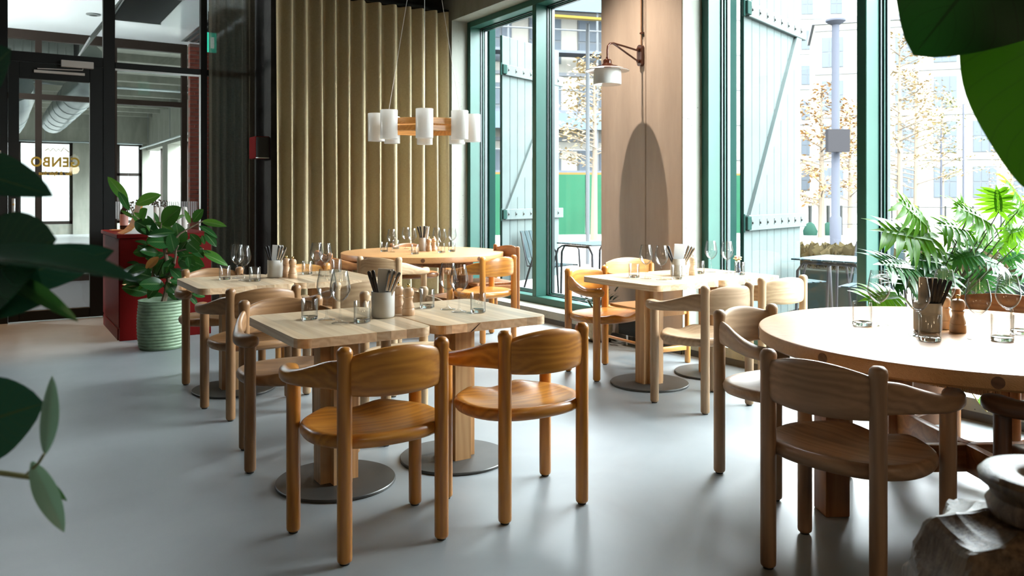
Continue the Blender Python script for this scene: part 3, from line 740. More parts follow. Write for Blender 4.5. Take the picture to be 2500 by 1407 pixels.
# ------------------------------------------------------------------ round tables
def round_table(label, cx, cy, a0, R=0.82, legd=0.57):
    t = thing('round_table', label, 'table', (cx, cy, 0), a0, 'large round pine tables')
    MB().lathe([(0.0, TZ - 0.058), (R - 0.008, TZ - 0.058), (R, TZ - 0.050), (R, TZ - 0.008), (R - 0.003, TZ - 0.002), (R - 0.008, TZ), (0.0, TZ)], 128).build('top', wood('round_top', (0.54, 0.30, 0.125), (0.28, 0.115, 0.038), 'X', 0.36, 0.1), t, auto=0.5)
    for k in range(9):
        a = math.radians(23.5 + 40 * k)
        MB().lathe([(0.020, -0.01), (0.020, 0.0012), (0.0, 0.0012)], 18, T(R * math.cos(a), R * math.sin(a), TZ - 0.029) @ Euler((0, math.pi / 2, a), 'XYZ').to_matrix().to_4x4()).build('plug', tw('dark', 'X'), t)
    for k in range(4):
        a = k * math.pi / 2; M = T(rz=a)
        MB().rbox(legd - 0.05, legd + 0.05, -0.058, 0.058, 0, TZ - 0.058, 0.006, 2, M).build('leg', tw('brown', 'Z'), t)
        MB().rbox(0.0, legd - 0.05, -0.02, 0.02, 0.16, 0.27, 0.004, 2, M).build('stretcher', tw('brown', 'X'), t)
        MB().rbox(0.0, legd - 0.05, -0.025, 0.025, TZ - 0.15, TZ - 0.06, 0.004, 2, M).build('top_rail', tw('brown', 'X'), t)
    return t
round_table('large round pine table in the far corner before the curtain', 3.68, 7.38, math.radians(20))
R2C = (3.356, 1.763)
round_table('large round pine table at the right edge, bright with window light', *R2C, math.radians(150))

# ------------------------------------------------------------------ chairs
armchair('glossy honey pine armchair nearest the camera, back to us, left of two', 'honey', 1.222, 2.676, 0)
armchair('glossy honey pine armchair, back to us, right of the front two', 'honey', 1.877, 2.668, 0)
armchair('tan armchair facing us across the left front table, arm end close to its corner', 'tan', 1.262, 4.160, 180)
armchair('pale armchair facing us behind the cutlery pot of the front tables', 'pale', 1.925, 4.215, 185)
armchair('tan armchair with its back to us at the left table of the second row', 'tan', 1.335, 4.738, 0)
armchair('pale armchair with its back to us, half hidden behind the front wine glasses', 'pale', 1.968, 4.745, 0)
armchair('tan armchair facing us by the green plant pot, far side of the second row', 'tan', 1.365, 6.170, 180)
armchair('amber armchair facing us behind the second-row pepper mills', 'amber', 2.040, 6.170, 180)
armchair('pale armchair pulled to the far round table, right arm toward us', 'pale', 2.840, 6.540, -52)
armchair('glossy honey armchair at the far round table beside the green window', 'honey', 3.755, 6.045, 12)
armchair('dark brown armchair on the left of the far round table', 'brown', 2.66, 7.45, -92)
armchair('brown armchair between the far round table and the curtain', 'brown', 3.95, 8.30, 176)
armchair('glossy amber armchair facing us before the window, left of the concrete pier', 'honey', 3.735, 4.760, 186)
armchair('pale armchair with its back to us at the pier-side tables', 'sand', 3.715, 3.372, 0)
armchair('pale knotty armchair with its back to us next to the window mullion', 'pale', 4.380, 3.500, -4)
armchair('pale armchair at the left rim of the near round table, facing us', 'sand', 3.020, 2.625, 182)
armchair('grey-brown armchair in the right foreground, back to us', 'grey', 2.275, 1.670, -82)
armchair('dark armchair cut off by the right edge, only arm and leg showing', 'dark', 2.985, 0.965, 0)
cord_chair('brown slab-backed chair by the window behind the far round table', 'brown', 4.36, 6.87, 84, w=0.50, hb=0.79, solid=True)
cord_chair('pine chair with curved slab back and stretcher before the concrete pier', 'amber', 4.31, 4.95, 176, w=0.46, hb=0.74)
cord_chair('brown frame chair with woven cord seat behind the near round table', 'brown', 4.28, 2.06, 90, w=0.50, d=0.44, hs=0.42, hb=0.80)

# ------------------------------------------------------------------ tableware
M_wine = thin_glass('wine_glass', (0.985, 0.99, 0.99), 0.35, 2.5)
M_tum = thin_glass('tumbler_glass', (0.985, 0.99, 0.99), 0.5, 3.0)
M_stem = thin_glass('stem_glass', (0.985, 0.99, 0.99), 0.8, 2.5)
GW = {}
def wine_mesh():
    H = 0.230
    foot = MB().lathe([(0.0, 0.0), (0.037, 0.0), (0.038, 0.0015), (0.030, 0.004), (0.012, 0.008), (0.0052, 0.016), (0.0042, 0.05), (0.0045, 0.085), (0.008, 0.094), (0.0, 0.097)], 28).mesh('stem', 1.2)
    o = [(0.006, 0.094), (0.018, 0.101), (0.032, 0.115), (0.0425, 0.135), (0.0455, 0.150), (0.0435, 0.172), (0.038, 0.200), (0.0325, H)]
    i = [(r - 0.0012, z + 0.001) for r, z in reversed(o)]; i[-1] = (0.0, 0.098)
    bowl = MB().lathe(o + i, 32, cap=False).mesh('bowl', 1.2)
    return foot, bowl
GW['foot'], GW['bowl'] = wine_mesh()
def tumbler_mesh():
    r, H = 0.037, 0.094
    wall = MB().lathe([(r, 0.002), (r, H - 0.001), (r - 0.001, H), (r - 0.0022, H - 0.001), (r - 0.0028, 0.016)], 32, cap=False).mesh('wall', 1.2)
    base = MB().lathe([(0.0, 0.0), (r - 0.004, 0.0), (r - 0.0006, 0.003), (r - 0.0006, 0.0135), (r - 0.006, 0.016), (0.0, 0.0145)], 32).mesh('base', 0.9)
    return wall, base
GW['wall'], GW['base'] = tumbler_mesh()
def wine(label, x, y, z=TS, s=1.0, group='stemmed wine glasses'):
    t = thing('wine_glass', label, 'wine glass', (x, y, z), random.random() * 3, group)
    t.scale = (s, s, s)
    obj('stem', GW['foot'], M_stem, t); obj('bowl', GW['bowl'], M_wine, t)
def tumbler(label, x, y, z=TS, s=1.0, group='water tumblers'):
    t = thing('tumbler', label, 'glass', (x, y, z), random.random() * 3, group); t.scale = (s, s, s)
    obj('wall', GW['wall'], M_tum, t); obj('base', GW['base'], solid_glass(), t)
M_stone = plain('stoneware', (0.56, 0.55, 0.51), 0.5, var=0.05, vscale=20)
M_nap = plain('napkin_white', (0.74, 0.73, 0.70), 0.8)
M_handle = plain('black_handle', (0.015, 0.015, 0.018), 0.22)
M_steel = plain('polished_steel', (0.6, 0.6, 0.6), 0.18, 1.0)
def cup_mesh(r=0.054, H=0.120):
    return MB().lathe([(0.0, 0.0), (r - 0.006, 0.0), (r - 0.002, 0.004), (r, 0.010), (r, H - 0.003), (r - 0.002, H), (r - 0.005, H - 0.002), (r - 0.006, 0.012), (0.0, 0.010)], 40).mesh('cutlery_pot', 0.9)
CUP = cup_mesh(); KN = {}
def knife_parts():
    hp = []; hs = []
    for k, (z, w, th) in enumerate(((0.090, 0.008, 0.005), (0.10, 0.013, 0.007), (0.14, 0.015, 0.008), (0.19, 0.017, 0.008), (0.207, 0.016, 0.007), (0.213, 0.010, 0.004))):
        hp.append(((0, 0, z), (1, 0, 0), (0, 1, 0))); hs.append(sel(w, th, 10, 3))
    KN['handle'] = MB().sweep(hp, hs).mesh('handle', 0.9)
    KN['blade'] = MB().prism([(-0.007, -0.0008), (0.009, -0.0008), (0.009, 0.0008), (-0.007, 0.0008)], 0.002, 0.092).mesh('blade')
knife_parts()
def cutlery_set(where, x, y, z=TS, rot=0.0, spread=(-16, -11, 9, 15, 21), flip=1, nap=M_nap):
    c = obj('cutlery_pot', CUP, M_stone, None, (x, y, z)); tag(c, 'off-white stoneware cutlery pot on %s' % where, 'pot', 'stoneware cutlery pots')
    ca, sa = math.cos(rot), math.sin(rot)
    mb = MB()
    for k in range(4):
        mb.rbox(-0.036, 0.036, -0.012 + k * 0.0042, -0.0085 + k * 0.0042, 0.014, 0.222 - (k % 2) * 0.006, 0.0012, 1)
    o = mb.build('napkin', nap, None, (x - 0.012 * sa * flip, y + 0.012 * ca, z)); o.rotation_euler = (math.radians(-4), math.radians(3 * flip), rot)
    tag(o, 'folded napkins standing in the cutlery pot on %s' % where, 'napkin', 'folded napkins in the pots')
    order = ('leftmost', 'second', 'middle', 'fourth', 'rightmost')
    for k, a in enumerate(spread):
        kk = thing('table_knife', '%s knife in the cutlery pot on %s' % (order[k % 5], where), 'knife', (x, y, z + 0.012), 0, 'knives in the pots')
        off = math.radians(a); dx = math.sin(off) * 0.02
        kk.location = (x + ca * dx * 0.6 + sa * 0.022, y + sa * dx * 0.6 - ca * 0.022, z + 0.012)
        kk.rotation_euler = (math.radians(4), off * flip, rot)
        obj('handle', KN['handle'], M_handle if (k < 2 or nap is not M_nap) else M_steel, kk); obj('blade', KN['blade'], M_steel, kk)
mill_prof = [(0.0, 0.0), (0.029, 0.0), (0.030, 0.002), (0.030, 0.028), (0.028, 0.031), (0.0265, 0.033), (0.0285, 0.036), (0.0275, 0.044), (0.0235, 0.056), (0.0200, 0.068), (0.0205, 0.076), (0.0240, 0.083), (0.0225, 0.086), (0.0200, 0.088), (0.0235, 0.092),
             (0.0260, 0.100), (0.0265, 0.108), (0.0250, 0.118), (0.0190, 0.127), (0.008, 0.131), (0.0, 0.131)]
MILL = MB().lathe(mill_prof, 32).mesh('body', 0.6)
KNOB = MB().lathe([(0.0, 0.129), (0.0035, 0.130), (0.004, 0.134), (0.0075, 0.137), (0.0085, 0.141), (0.0065, 0.146), (0.0, 0.148)], 16).mesh('knob', 1.2)
M_brass = plain('brass_knob', (0.75, 0.52, 0.18), 0.22, 1.0); M_chrome = plain('chrome_knob', (0.7, 0.7, 0.7), 0.2, 1.0)
def mill(label, x, y, z=TS, knob=None, s=1.0, tone='mill'):
    t = thing('pepper_mill', label, 'mill', (x, y, z), random.random() * 6, 'wooden salt and pepper mills'); t.scale = (s, s, s)
    obj('body', MILL, tw(tone, 'Z'), t); obj('knob', KNOB, knob or M_brass, t)

# front pair
W = 'the front square tables'
tumbler('water tumbler at the left end of the front square tables', 1.217, 3.590)
tumbler('water tumbler just left of the front cutlery pot', 1.386, 3.382)
wine('left wine glass of the left pair on the front tables', 1.276, 3.530)
wine('right wine glass of the left pair on the front tables', 1.291, 3.402)
cutlery_set(W, 1.525, 3.470, rot=math.radians(-30))
mill('rear mill of the two on the front tables, behind the other', 1.640, 3.550)
mill('front mill of the two on the front tables, brass knob', 1.650, 3.462)
tumbler('water tumbler right of the mills on the front tables', 1.839, 3.640)
wine('left wine glass of the right pair on the front tables', 1.898, 3.530)
wine('right wine glass of the right pair on the front tables', 1.904, 3.427)
tumbler('water tumbler at the right end of the front tables', 1.974, 3.365)
# second row
W = 'the second-row square tables'
tumbler('water tumbler at the left end of the second-row tables', 1.319, 5.615)
wine('left wine glass of the left pair on the second-row tables', 1.412, 5.653)
wine('right wine glass of the left pair on the second-row tables', 1.414, 5.491)
tumbler('water tumbler left of the second-row cutlery pot', 1.460, 5.400)
cutlery_set(W, 1.651, 5.585, rot=math.radians(-30))
mill('left mill on the second-row tables', 1.720, 5.560); mill('right mill on the second-row tables', 1.735, 5.470)
tumbler('water tumbler right of the second-row mills', 1.907, 5.679)
wine('left wine glass of the right pair on the second-row tables', 1.939, 5.570)
wine('right wine glass of the right pair on the second-row tables', 1.968, 5.470)
tumbler('water tumbler at the right end of the second-row tables', 2.150, 5.740)
# pier-side pair
W = 'the pier-side square tables'
tumbler('water tumbler at the left end of the pier-side tables', 3.727, 4.226)
wine('left wine glass of the left pair on the pier-side tables', 3.740, 4.120)
wine('right wine glass of the left pair on the pier-side tables', 3.779, 4.010)
tumbler('water tumbler in front of the pier-side cutlery pot', 3.896, 3.986)
cutlery_set(W, 4.085, 4.165, rot=math.radians(-36), spread=(-26, -20, 18, 24, 29), flip=1)
mill('front mill beside the pier-side cutlery pot', 4.194, 4.128, knob=M_chrome, tone='pine'); mill('rear mill, mostly hidden by the pier-side cutlery pot', 4.215, 4.235, knob=M_chrome, tone='pine')
tumbler('water tumbler behind the mill on the pier-side tables', 4.320, 4.190)
wine('left wine glass of the pair nearest the green shutter', 4.478, 4.225)
wine('right wine glass of the pair nearest the green shutter', 4.522, 4.110)
tumbler('water tumbler at the shutter end of the pier-side tables', 4.492, 3.965)
vs = thing('bud_vase', 'tiny dark blue vase with a posy on the window table', 'vase', (4.645, 4.115, TS))
MB().lathe([(0.0, 0.0), (0.018, 0.0), (0.020, 0.006), (0.017, 0.03), (0.0115, 0.055), (0.0115, 0.072), (0.009, 0.072), (0.009, 0.01), (0.0, 0.01)], 20).build('body', plain('blue_glaze', (0.03, 0.06, 0.12), 0.2), vs)
for k in range(16):
    a = random.uniform(0, 6.28); rr = random.uniform(0.004, 0.04); z = 0.09 + random.uniform(0, 0.03) - rr * 0.25
    MB().tube([(0, 0, 0.05), (rr * 0.5 * math.cos(a), rr * 0.5 * math.sin(a), 0.075), (rr * math.cos(a), rr * math.sin(a), z)], 0.0012, 5).build('stalk', plain('stalk_green', (0.12, 0.2, 0.05), 0.6), vs)
    MB().lathe([(0.0, 0.0), (0.008, 0.002), (0.010, 0.006), (0.006, 0.010), (0.0, 0.011)], 10, T(rr * math.cos(a), rr * math.sin(a), z - 0.004)).build('blossom', plain('blossom_a', (0.62, 0.55, 0.30), 0.7) if k % 3 else plain('blossom_b', (0.45, 0.16, 0.12), 0.7), vs)
# near round table
tumbler('water tumbler standing alone at the left of the near round table', 3.175, 2.120, s=1.08)
wine('tall wine glass at the back left of the near round table', 3.235, 2.081, s=1.03)
wine('wine glass in front of the napkins on the near round table', 3.130, 1.843, s=1.03)
tumbler('water tumbler in front of the cutlery pot on the near round table', 3.062, 1.755, s=1.08)
cutlery_set('the near round table', 3.270, 1.883, rot=math.radians(-36), spread=(-2, 4, 9, 14, 20), nap=plain('napkin_beige', (0.60, 0.52, 0.40), 0.8))
mill('front mill of the two on the near round table', 3.344, 1.798, knob=M_brass, s=1.05); mill('rear mill of the two on the near round table', 3.385, 1.880, knob=M_brass, s=1.05)
wine('wine glass right of the mills on the near round table', 3.238, 1.663, s=1.03)
tumbler('water tumbler right of the mills on the near round table', 3.299, 1.602, s=1.08)
wine('rightmost wine glass on the near round table', 3.486, 1.671, s=1.03)
tumbler('water tumbler at the right edge of the photo on the near round table', 3.530, 1.640, s=1.08)
wine('wine glass behind the knives on the near round table', 3.530, 1.958, s=1.03)
# far round table
tumbler('leftmost tumbler on the far round table', 3.340, 7.570); wine('leftmost wine glass on the far round table', 3.378, 7.474)
wine('second wine glass from the left on the far round table', 3.718, 7.858); tumbler('tumbler behind the leftmost wine glass of the far round table', 3.626, 7.917)
wine('third wine glass from the left on the far round table', 3.649, 7.560); tumbler('front tumbler on the far round table', 3.448, 7.086)
cp = obj('cutlery_pot', MB().lathe([(0.0, 0.0), (0.034, 0.0), (0.036, 0.01), (0.036, 0.135), (0.032, 0.135), (0.032, 0.01), (0.0, 0.01)], 28).mesh('cutlery_pot', 0.9), M_stone, None, (3.720, 7.470, TS))
tag(cp, 'narrow white pot with cutlery on the far round table', 'pot', 'stoneware cutlery pots')
o = MB().prism([(-0.03, -0.012), (0.03, -0.014), (0.034, 0.012), (-0.028, 0.014)], 0.012, 0.255).build('napkin', M_nap, None, (3.725, 7.468, TZ)); o.rotation_euler = (0, math.radians(7), -0.5); tag(o, 'folded napkin leaning in the pot on the far round table', 'napkin', 'folded napkins in the pots')
for k in range(5):
    kk = thing('table_knife', '%s knife in the pot on the far round table' % ('leftmost', 'second', 'middle', 'fourth', 'rightmost')[k], 'knife', (3.715 + 0.004 * k, 7.455, TZ + 0.045), 0, 'knives in the pots')
    kk.rotation_euler = (0, math.radians((-14, -8, 3, 8, 12)[k]), -0.5)
    obj('handle', KN['handle'], M_handle if k < 3 else M_steel, kk); obj('blade', KN['blade'], M_steel, kk)
mill('left mill on the far round table', 3.745, 7.375, knob=M_brass); mill('right mill on the far round table', 3.815, 7.400, knob=M_brass)
wine('fourth wine glass from the left on the far round table', 3.932, 7.562); wine('fifth wine glass from the left on the far round table', 3.825, 7.240)
tumbler('tumbler under the fifth wine glass of the far round table', 3.760, 7.130); tumbler('rightmost tumbler on the far round table', 3.915, 7.199)
wine('rightmost wine glass on the far round table', 4.069, 7.473)
# ------------------------------------------------------------------ curtains
def curtain(name, label, x0, x1, y, z0, z1, period, amp, mat, skew=0.35, seed=0, thick=True, hem=True):
    t = thing(name, label, 'curtain', ((x0 + x1) / 2, y, z0))
    rs = random.Random(seed); n = int((x1 - x0) / period); cols = []
    per = [(rs.uniform(0.85, 1.15)) for _ in range(n)]; k = (x1 - x0) / sum(per); xx = x0
    for j, p in enumerate(per):
        w = p * k
        for s in range(14):
            ph = s / 14; a = 2 * math.pi * ph
            cols.append((xx + w * (ph + skew * 0.16 * math.sin(a)), -amp * rs.uniform(0.96, 1.0) * math.cos(a)))
        xx += w
    cols.append((x1, -amp)); mb = MB(); rows = 9; vs = []; fs = []
    jit = [rs.uniform(-1, 1) for _ in range(n + 2)]
    for r in range(rows + 1):
        v = r / rows; z = (z1 - z0) * v
        for i, (x, yy) in enumerate(cols):
            fold = i // 14
            am = 1.0 - 0.28 * v ** 3 + 0.10 * math.sin(fold * 1.7 + v * 4) * (1 - v)
            vs.append((x - (x0 + x1) / 2 + 0.012 * jit[fold] * (1 - v), yy * am, z))
    m = len(cols)
    for r in range(rows):
        for i in range(m - 1): fs.append((r * m + i, r * m + i + 1, (r + 1) * m + i + 1, (r + 1) * m + i))
    o = MB().add(vs, fs, True).build('cloth', mat, t, auto=None)
    return t
def cloth_mat(name, c0, c1, trans, alpha=1.0):
    m, nt, b = new_mat(name); N = nt.nodes.new; L = nt.links.new
    tc = N('ShaderNodeTexCoord'); mp = N('ShaderNodeMapping'); mp.inputs['Scale'].default_value = (260, 260, 30); L(tc.outputs['Object'], mp.inputs['Vector'])
    n = N('ShaderNodeTexNoise'); n.inputs['Scale'].default_value = 1.0; n.inputs['Detail'].default_value = 3; L(mp.outputs[0], n.inputs['Vector'])
    mp2 = N('ShaderNodeMapping'); mp2.inputs['Scale'].default_value = (30, 30, 300); L(tc.outputs['Object'], mp2.inputs['Vector'])
    n2 = N('ShaderNodeTexNoise'); n2.inputs['Scale'].default_value = 1.0; L(mp2.outputs[0], n2.inputs['Vector'])
    av = N('ShaderNodeMath'); av.operation = 'ADD'; L(n.outputs['Fac'], av.inputs[0]); L(n2.outputs['Fac'], av.inputs[1])
    hf = N('ShaderNodeMath'); hf.operation = 'MULTIPLY'; hf.inputs[1].default_value = 0.5; L(av.outputs[0], hf.inputs[0])
    r = N('ShaderNodeValToRGB'); r.color_ramp.elements[0].position = 0.35; r.color_ramp.elements[1].position = 0.65; r.color_ramp.elements[0].color = rgb(*c0); r.color_ramp.elements[1].color = rgb(*c1); L(hf.outputs[0], r.inputs['Fac'])
    L(r.outputs['Color'], b.inputs['Base Color']); b.inputs['Roughness'].default_value = 0.95; b.inputs['Specular IOR Level'].default_value = 0.1
    out = nt.nodes['Material Output']; t = N('ShaderNodeBsdfTranslucent'); L(r.outputs['Color'], t.inputs['Color'])
    mx = N('ShaderNodeMixShader'); mx.inputs[0].default_value = trans; L(b.outputs[0], mx.inputs[1]); L(t.outputs[0], mx.inputs[2]); last = mx
    if alpha < 1:
        tr = N('ShaderNodeBsdfTransparent'); m2 = N('ShaderNodeMixShader'); m2.inputs[0].default_value = alpha; L(tr.outputs[0], m2.inputs[1]); L(mx.outputs[0], m2.inputs[2]); last = m2
    L(last.outputs[0], out.inputs['Surface']); MATS[name] = m
    return m
curtain('linen_curtain', 'heavy beige linen curtain in deep folds behind the far round table', 2.56, 4.655, 8.70, 0.02, 3.52, 0.168, 0.085, cloth_mat('beige_linen', (0.36, 0.30, 0.185), (0.46, 0.39, 0.25), 0.10), skew=0.1, seed=4)
tr = thing('curtain_track', 'black curtain track above the beige curtain', 'track', (3.6, 8.70, 3.525))
MB().box(-1.06, 1.08, -0.02, 0.02, 0.0, 0.03).build('rail', M_black, tr)
MB().box(-1.06, 1.08, -0.25, 0.14, 0.20, 0.24).build('ceiling_batten', M_black, tr)
curtain('sheer_curtain', 'dark sheer curtain in front of the glazed corner', 2.04, 2.555, 9.46, 0.02, 4.10, 0.075, 0.030, cloth_mat('sheer_cloth', (0.10, 0.088, 0.064), (0.15, 0.13, 0.095), 0.3, 0.84), seed=9)

# red cabinet on the dark return wall
rc = thing('wall_cabinet', 'small red wall box with black front beside the beige curtain', 'cabinet', (XR, 9.05, 1.70))
red = plain('red_lacquer', (0.12, 0.003, 0.003), 0.9, spec=0.1)
MB().rbox(-0.15, 0, -0.13, 0.13, 0, 0.24, 0.004, 1).build('case', red, rc)
MB().box(-0.145, -0.005, -0.134, -0.131, 0.008, 0.232).build('front', plain('matt_black', (0.008, 0.008, 0.008), 0.6), rc)
MB().box(-0.148, -0.002, -0.138, -0.131, 0.0, 0.007).build('light_strip', alu, rc)

# ------------------------------------------------------------------ eight-shade pendant
pd = thing('pendant_chandelier', 'ring chandelier of eight white cylinder shades over the far round table', 'chandelier', (3.70, 7.38, 1.98))
opal = plain('opal_white', (0.83, 0.84, 0.83), 0.28); 
_m = opal; _b = _m.node_tree.nodes['Principled BSDF']; _b.inputs['Subsurface Weight'].default_value = 0.0
_t = _m.node_tree.nodes.new('ShaderNodeBsdfTranslucent'); _t.inputs['Color'].default_value = (0.9, 0.92, 0.92, 1)
_x = _m.node_tree.nodes.new('ShaderNodeMixShader'); _x.inputs[0].default_value = 0.45
_m.node_tree.links.new(_b.outputs[0], _x.inputs[1]); _m.node_tree.links.new(_t.outputs[0], _x.inputs[2]); _m.node_tree.links.new(_x.outputs[0], _m.node_tree.nodes['Material Output'].inputs['Surface'])
PR = 0.485; SH = MB().lathe([(0.083, -0.14), (0.084, -0.138), (0.084, 0.138), (0.083, 0.14), (0.079, 0.14), (0.079, -0.14)], 32, cap=False).mesh('shade', 0.9)
base_a = math.radians(57.2 - 90 + 180) + math.radians(6)
pts8 = []
for k in range(8):
    a = base_a + k * math.pi / 4 - math.pi / 2
    pts8.append((PR * math.cos(a), PR * math.sin(a), a))
for k, (x, y, a) in enumerate(pts8):
    sh = obj('shade', SH, opal, pd, (x, y, 0))
    MB().lathe([(0.0, 0.03), (0.03, 0.03), (0.03, -0.03), (0.018, -0.04), (0.0, -0.04)], 14).build('lamp_holder', plain('holder_white', (0.7, 0.7, 0.68), 0.4), sh)
    MB().rbox(-0.085, 0.085, -0.002, 0.002, 0.02, 0.026, 0.001, 1, T(rz=a)).build('support', MATS['holder_white'], sh)
pw = tw('amber', 'X')
RI = PR - 0.105
for k in range(8):
    a = base_a + k * math.pi / 4 - math.pi / 2; a2 = a + math.pi / 4; am = (a + a2) / 2
    half = RI * math.sin(math.pi / 8) + 0.01; rad = RI * math.cos(math.pi / 8)
    MB().rbox(-half, half, -0.009, 0.009, 0.0, 0.062, 0.002, 1, T(rad * math.cos(am), rad * math.sin(am), 0.012, 0, 0, am + math.pi / 2)).build('ring_board', pw, pd)
    MB().rbox(-half, half, -0.009, 0.009, -0.055, -0.002, 0.002, 1, T((rad + 0.020) * math.cos(am), (rad + 0.020) * math.sin(am), 0.0, 0, 0, am + math.pi / 2)).build('ring_board', pw, pd)
    MB().tube([(RI * math.cos(a), RI * math.sin(a), 0.0), ((PR - 0.07) * math.cos(a), (PR - 0.07) * math.sin(a), 0.0)], 0.006, 8).build('spoke', MATS['holder_white'], pd)
ZT = ZC - 1.98
for k in range(4):
    a = base_a + math.pi / 4 + k * math.pi / 2 - math.pi / 2 - math.pi / 4
    MB().tube([(RI * math.cos(a), RI * math.sin(a), 0.05), (0.03 * math.cos(a), 0.03 * math.sin(a), ZT - 0.03)], 0.0022, 6).build('wire', plain('wire_white', (0.7, 0.7, 0.68), 0.5), pd)
MB().lathe([(0.0, ZT), (0.07, ZT), (0.06, ZT - 0.03), (0.0, ZT - 0.035)], 24).build('ceiling_rose', MATS['holder_white'], pd)

# ------------------------------------------------------------------ wall lamp on the pier
cop = plain('copper_brown', (0.085, 0.030, 0.018), 0.14, 0.5, coat=0.5)
LY, LZ = 5.225, 2.50
wl = thing('wall_lamp', 'brown copper wall lamp with opal drum shade on the concrete pier', 'lamp', (XI, LY, LZ))
pl = MB()
for (w, x0, x1) in ((0.040, -0.030, 0.0),):
    pts = []
    for i in range(24):
        a = 2 * math.pi * i / 24; pts.append((0.030 * math.cos(a), 0.030 * math.sin(a) + (0.062 if math.sin(a) >= 0 else -0.062)))
    pl.prism(pts, 0, 0.035, Matrix(((0, 0, -1, 0), (1, 0, 0, 0), (0, 1, 0, -0.01), (0, 0, 0, 1))))
pl.build('wall_plate', cop, wl)
for z in (0.04, -0.06): MB().lathe([(0.016, 0.0), (0.016, 0.02), (0.010, 0.026), (0, 0.026)], 14, T(-0.034, 0, z, 0, -math.pi / 2)).build('boss', cop, wl)
SXp = -0.385
MB().tube([(-0.03, 0, 0.028), (-0.2, 0, 0.052), (-0.32, 0, 0.066), (-0.36, 0, 0.058), (-0.38, 0, 0.035), (SXp, 0, 0.0), (SXp, 0, -0.06)], 0.0085, 10).build('arm', cop, wl)
MB().tube([(-0.03, 0, -0.058), (-0.06, 0, -0.056), (-0.20, 0, 0.008), (-0.30, 0, 0.054), (-0.33, 0, 0.064)], 0.008, 10).build('stay', cop, wl)
MB().lathe([(0.0, 0.0), (0.012, 0.0), (0.014, -0.018), (0.030, -0.022), (0.036, -0.032), (0.037, -0.055), (0.046, -0.062), (0.052, -0.070), (0.088, -0.078), (0.092, -0.088), (0.0, -0.088)], 32, T(SXp, 0, -0.055)).build('cap', cop, wl)
MB().lathe([(0.05, -0.084), (0.10, -0.088), (0.14, -0.098), (0.182, -0.116), (0.183, -0.119), (0.14, -0.103), (0.05, -0.090)], 48, T(SXp, 0, -0.055), cap=False).build('brim', plain('brim_white', (0.72, 0.66, 0.62), 0.2), wl)
MB().lathe([(0.172, -0.1135), (0.183, -0.1175), (0.184, -0.115), (0.10, -0.086), (0.05, -0.082)], 48, T(SXp, 0, -0.0545), cap=False).build('brim_edge', cop, wl)
MB().lathe([(0.05, -0.088), (0.098, -0.094), (0.110, -0.105), (0.116, -0.13), (0.117, -0.225), (0.115, -0.232), (0.108, -0.233), (0.0, -0.228)], 40, T(SXp, 0, -0.055), cap=False).build('shade', plain('opal_grey', (0.66, 0.68, 0.66), 0.15, coat=0.4), wl)
MB().tube([(-0.012, 0, 0.08), (-0.012, 0, 0.2), (-0.012, 0, 1.0), (-0.012, 0, ZH - LZ)], 0.006, 8).build('conduit', plain('conduit', (0.45, 0.28, 0.18), 0.4, 0.5), wl)
MB().tube([(-0.012, -0.022, 0.13), (-0.012, -0.022, ZH - LZ)], 0.003, 6).build('cable', M_black, wl)
MB().rbox(-0.022, 0, -0.03, 0.01, 0.175, 0.19, 0.002, 1).build('cable_clip', cop, wl)

# ------------------------------------------------------------------ ceiling spots (warm)
def ceiling_spot(label, loc, target, energy, size, color=(1.0, 0.72, 0.45), radius=0.025, blend=0.5):
    t = thing('ceiling_spot', label, 'spotlight', loc, 0, 'black ceiling spots')
    M = along((0, 0, 0), Vector(target) - Vector(loc))
    MB().lathe([(0.0, -0.09), (0.035, -0.09), (0.045, -0.075), (0.045, 0.02), (0.040, 0.02), (0.040, -0.03), (0, -0.03)], 20, M).build('can', M_black, t)
    MB().tube([(0, 0, 0.0), (0, 0, ZC - loc[2])], 0.008, 8).build('stem', M_black, t)
    l = spot('spot_beam', Vector(loc) + (Vector(target) - Vector(loc)).normalized() * 0.03, target, energy, size, color, blend, radius)
    l.parent = t; l.location = (Vector(target) - Vector(loc)).normalized() * 0.03
    return t
ceiling_spot('black ceiling spot washing the concrete pier', (3.70, 5.235, 3.98), (4.70, 5.2, 1.05), 430, 72, (1.0, 0.80, 0.62), blend=1.0)
ceiling_spot('black ceiling spot over the entrance floor', (0.45, 8.6, 4.0), (0.15, 8.75, 0), 480, 50, (1.0, 0.58, 0.32), blend=0.9)
ceiling_spot('black ceiling spot over the far round table', (3.0, 6.4, 4.0), (3.5, 7.2, 0.7), 120, 60, (1.0, 0.82, 0.6))

def fill_pendant(label, loc, energy, color=(1.0, 0.78, 0.52)):  # unseen globes added behind the camera for warm fill light
    t = thing('fill_pendant', label, 'lamp', loc, 0, 'added fill globes behind the camera')
    MB().lathe([(0, -0.15), (0.075, -0.13), (0.13, -0.075), (0.15, 0), (0.13, 0.075), (0.075, 0.13), (0.03, 0.147), (0.03, 0.17), (0, 0.17)], 28).build('globe', plain('fill_globe_warm', (0.8, 0.74, 0.64), 0.4, emit=((1.0, 0.8, 0.55), 4.0)), t)
    MB().tube([(0, 0, 0.16), (0, 0, ZC - loc[2])], 0.006, 8).build('cord', M_black, t)
    l = bpy.data.lights.new('globe_light', 'POINT'); l.energy = energy; l.color = color; l.shadow_soft_size = 0.15
    o = bpy.data.objects.new('globe_light', l); COL.objects.link(o); o.parent = t; o.location = (0, 0, -0.31)
fill_pendant('added fill globe behind the camera, nearest the middle of the room', (0.2, -1.4, 2.45), 26)
fill_pendant('added fill globe behind the camera on the left', (-1.9, 0.9, 2.45), 8)
fill_pendant('added fill globe behind the camera on the right', (2.2, -1.3, 2.45), 26)

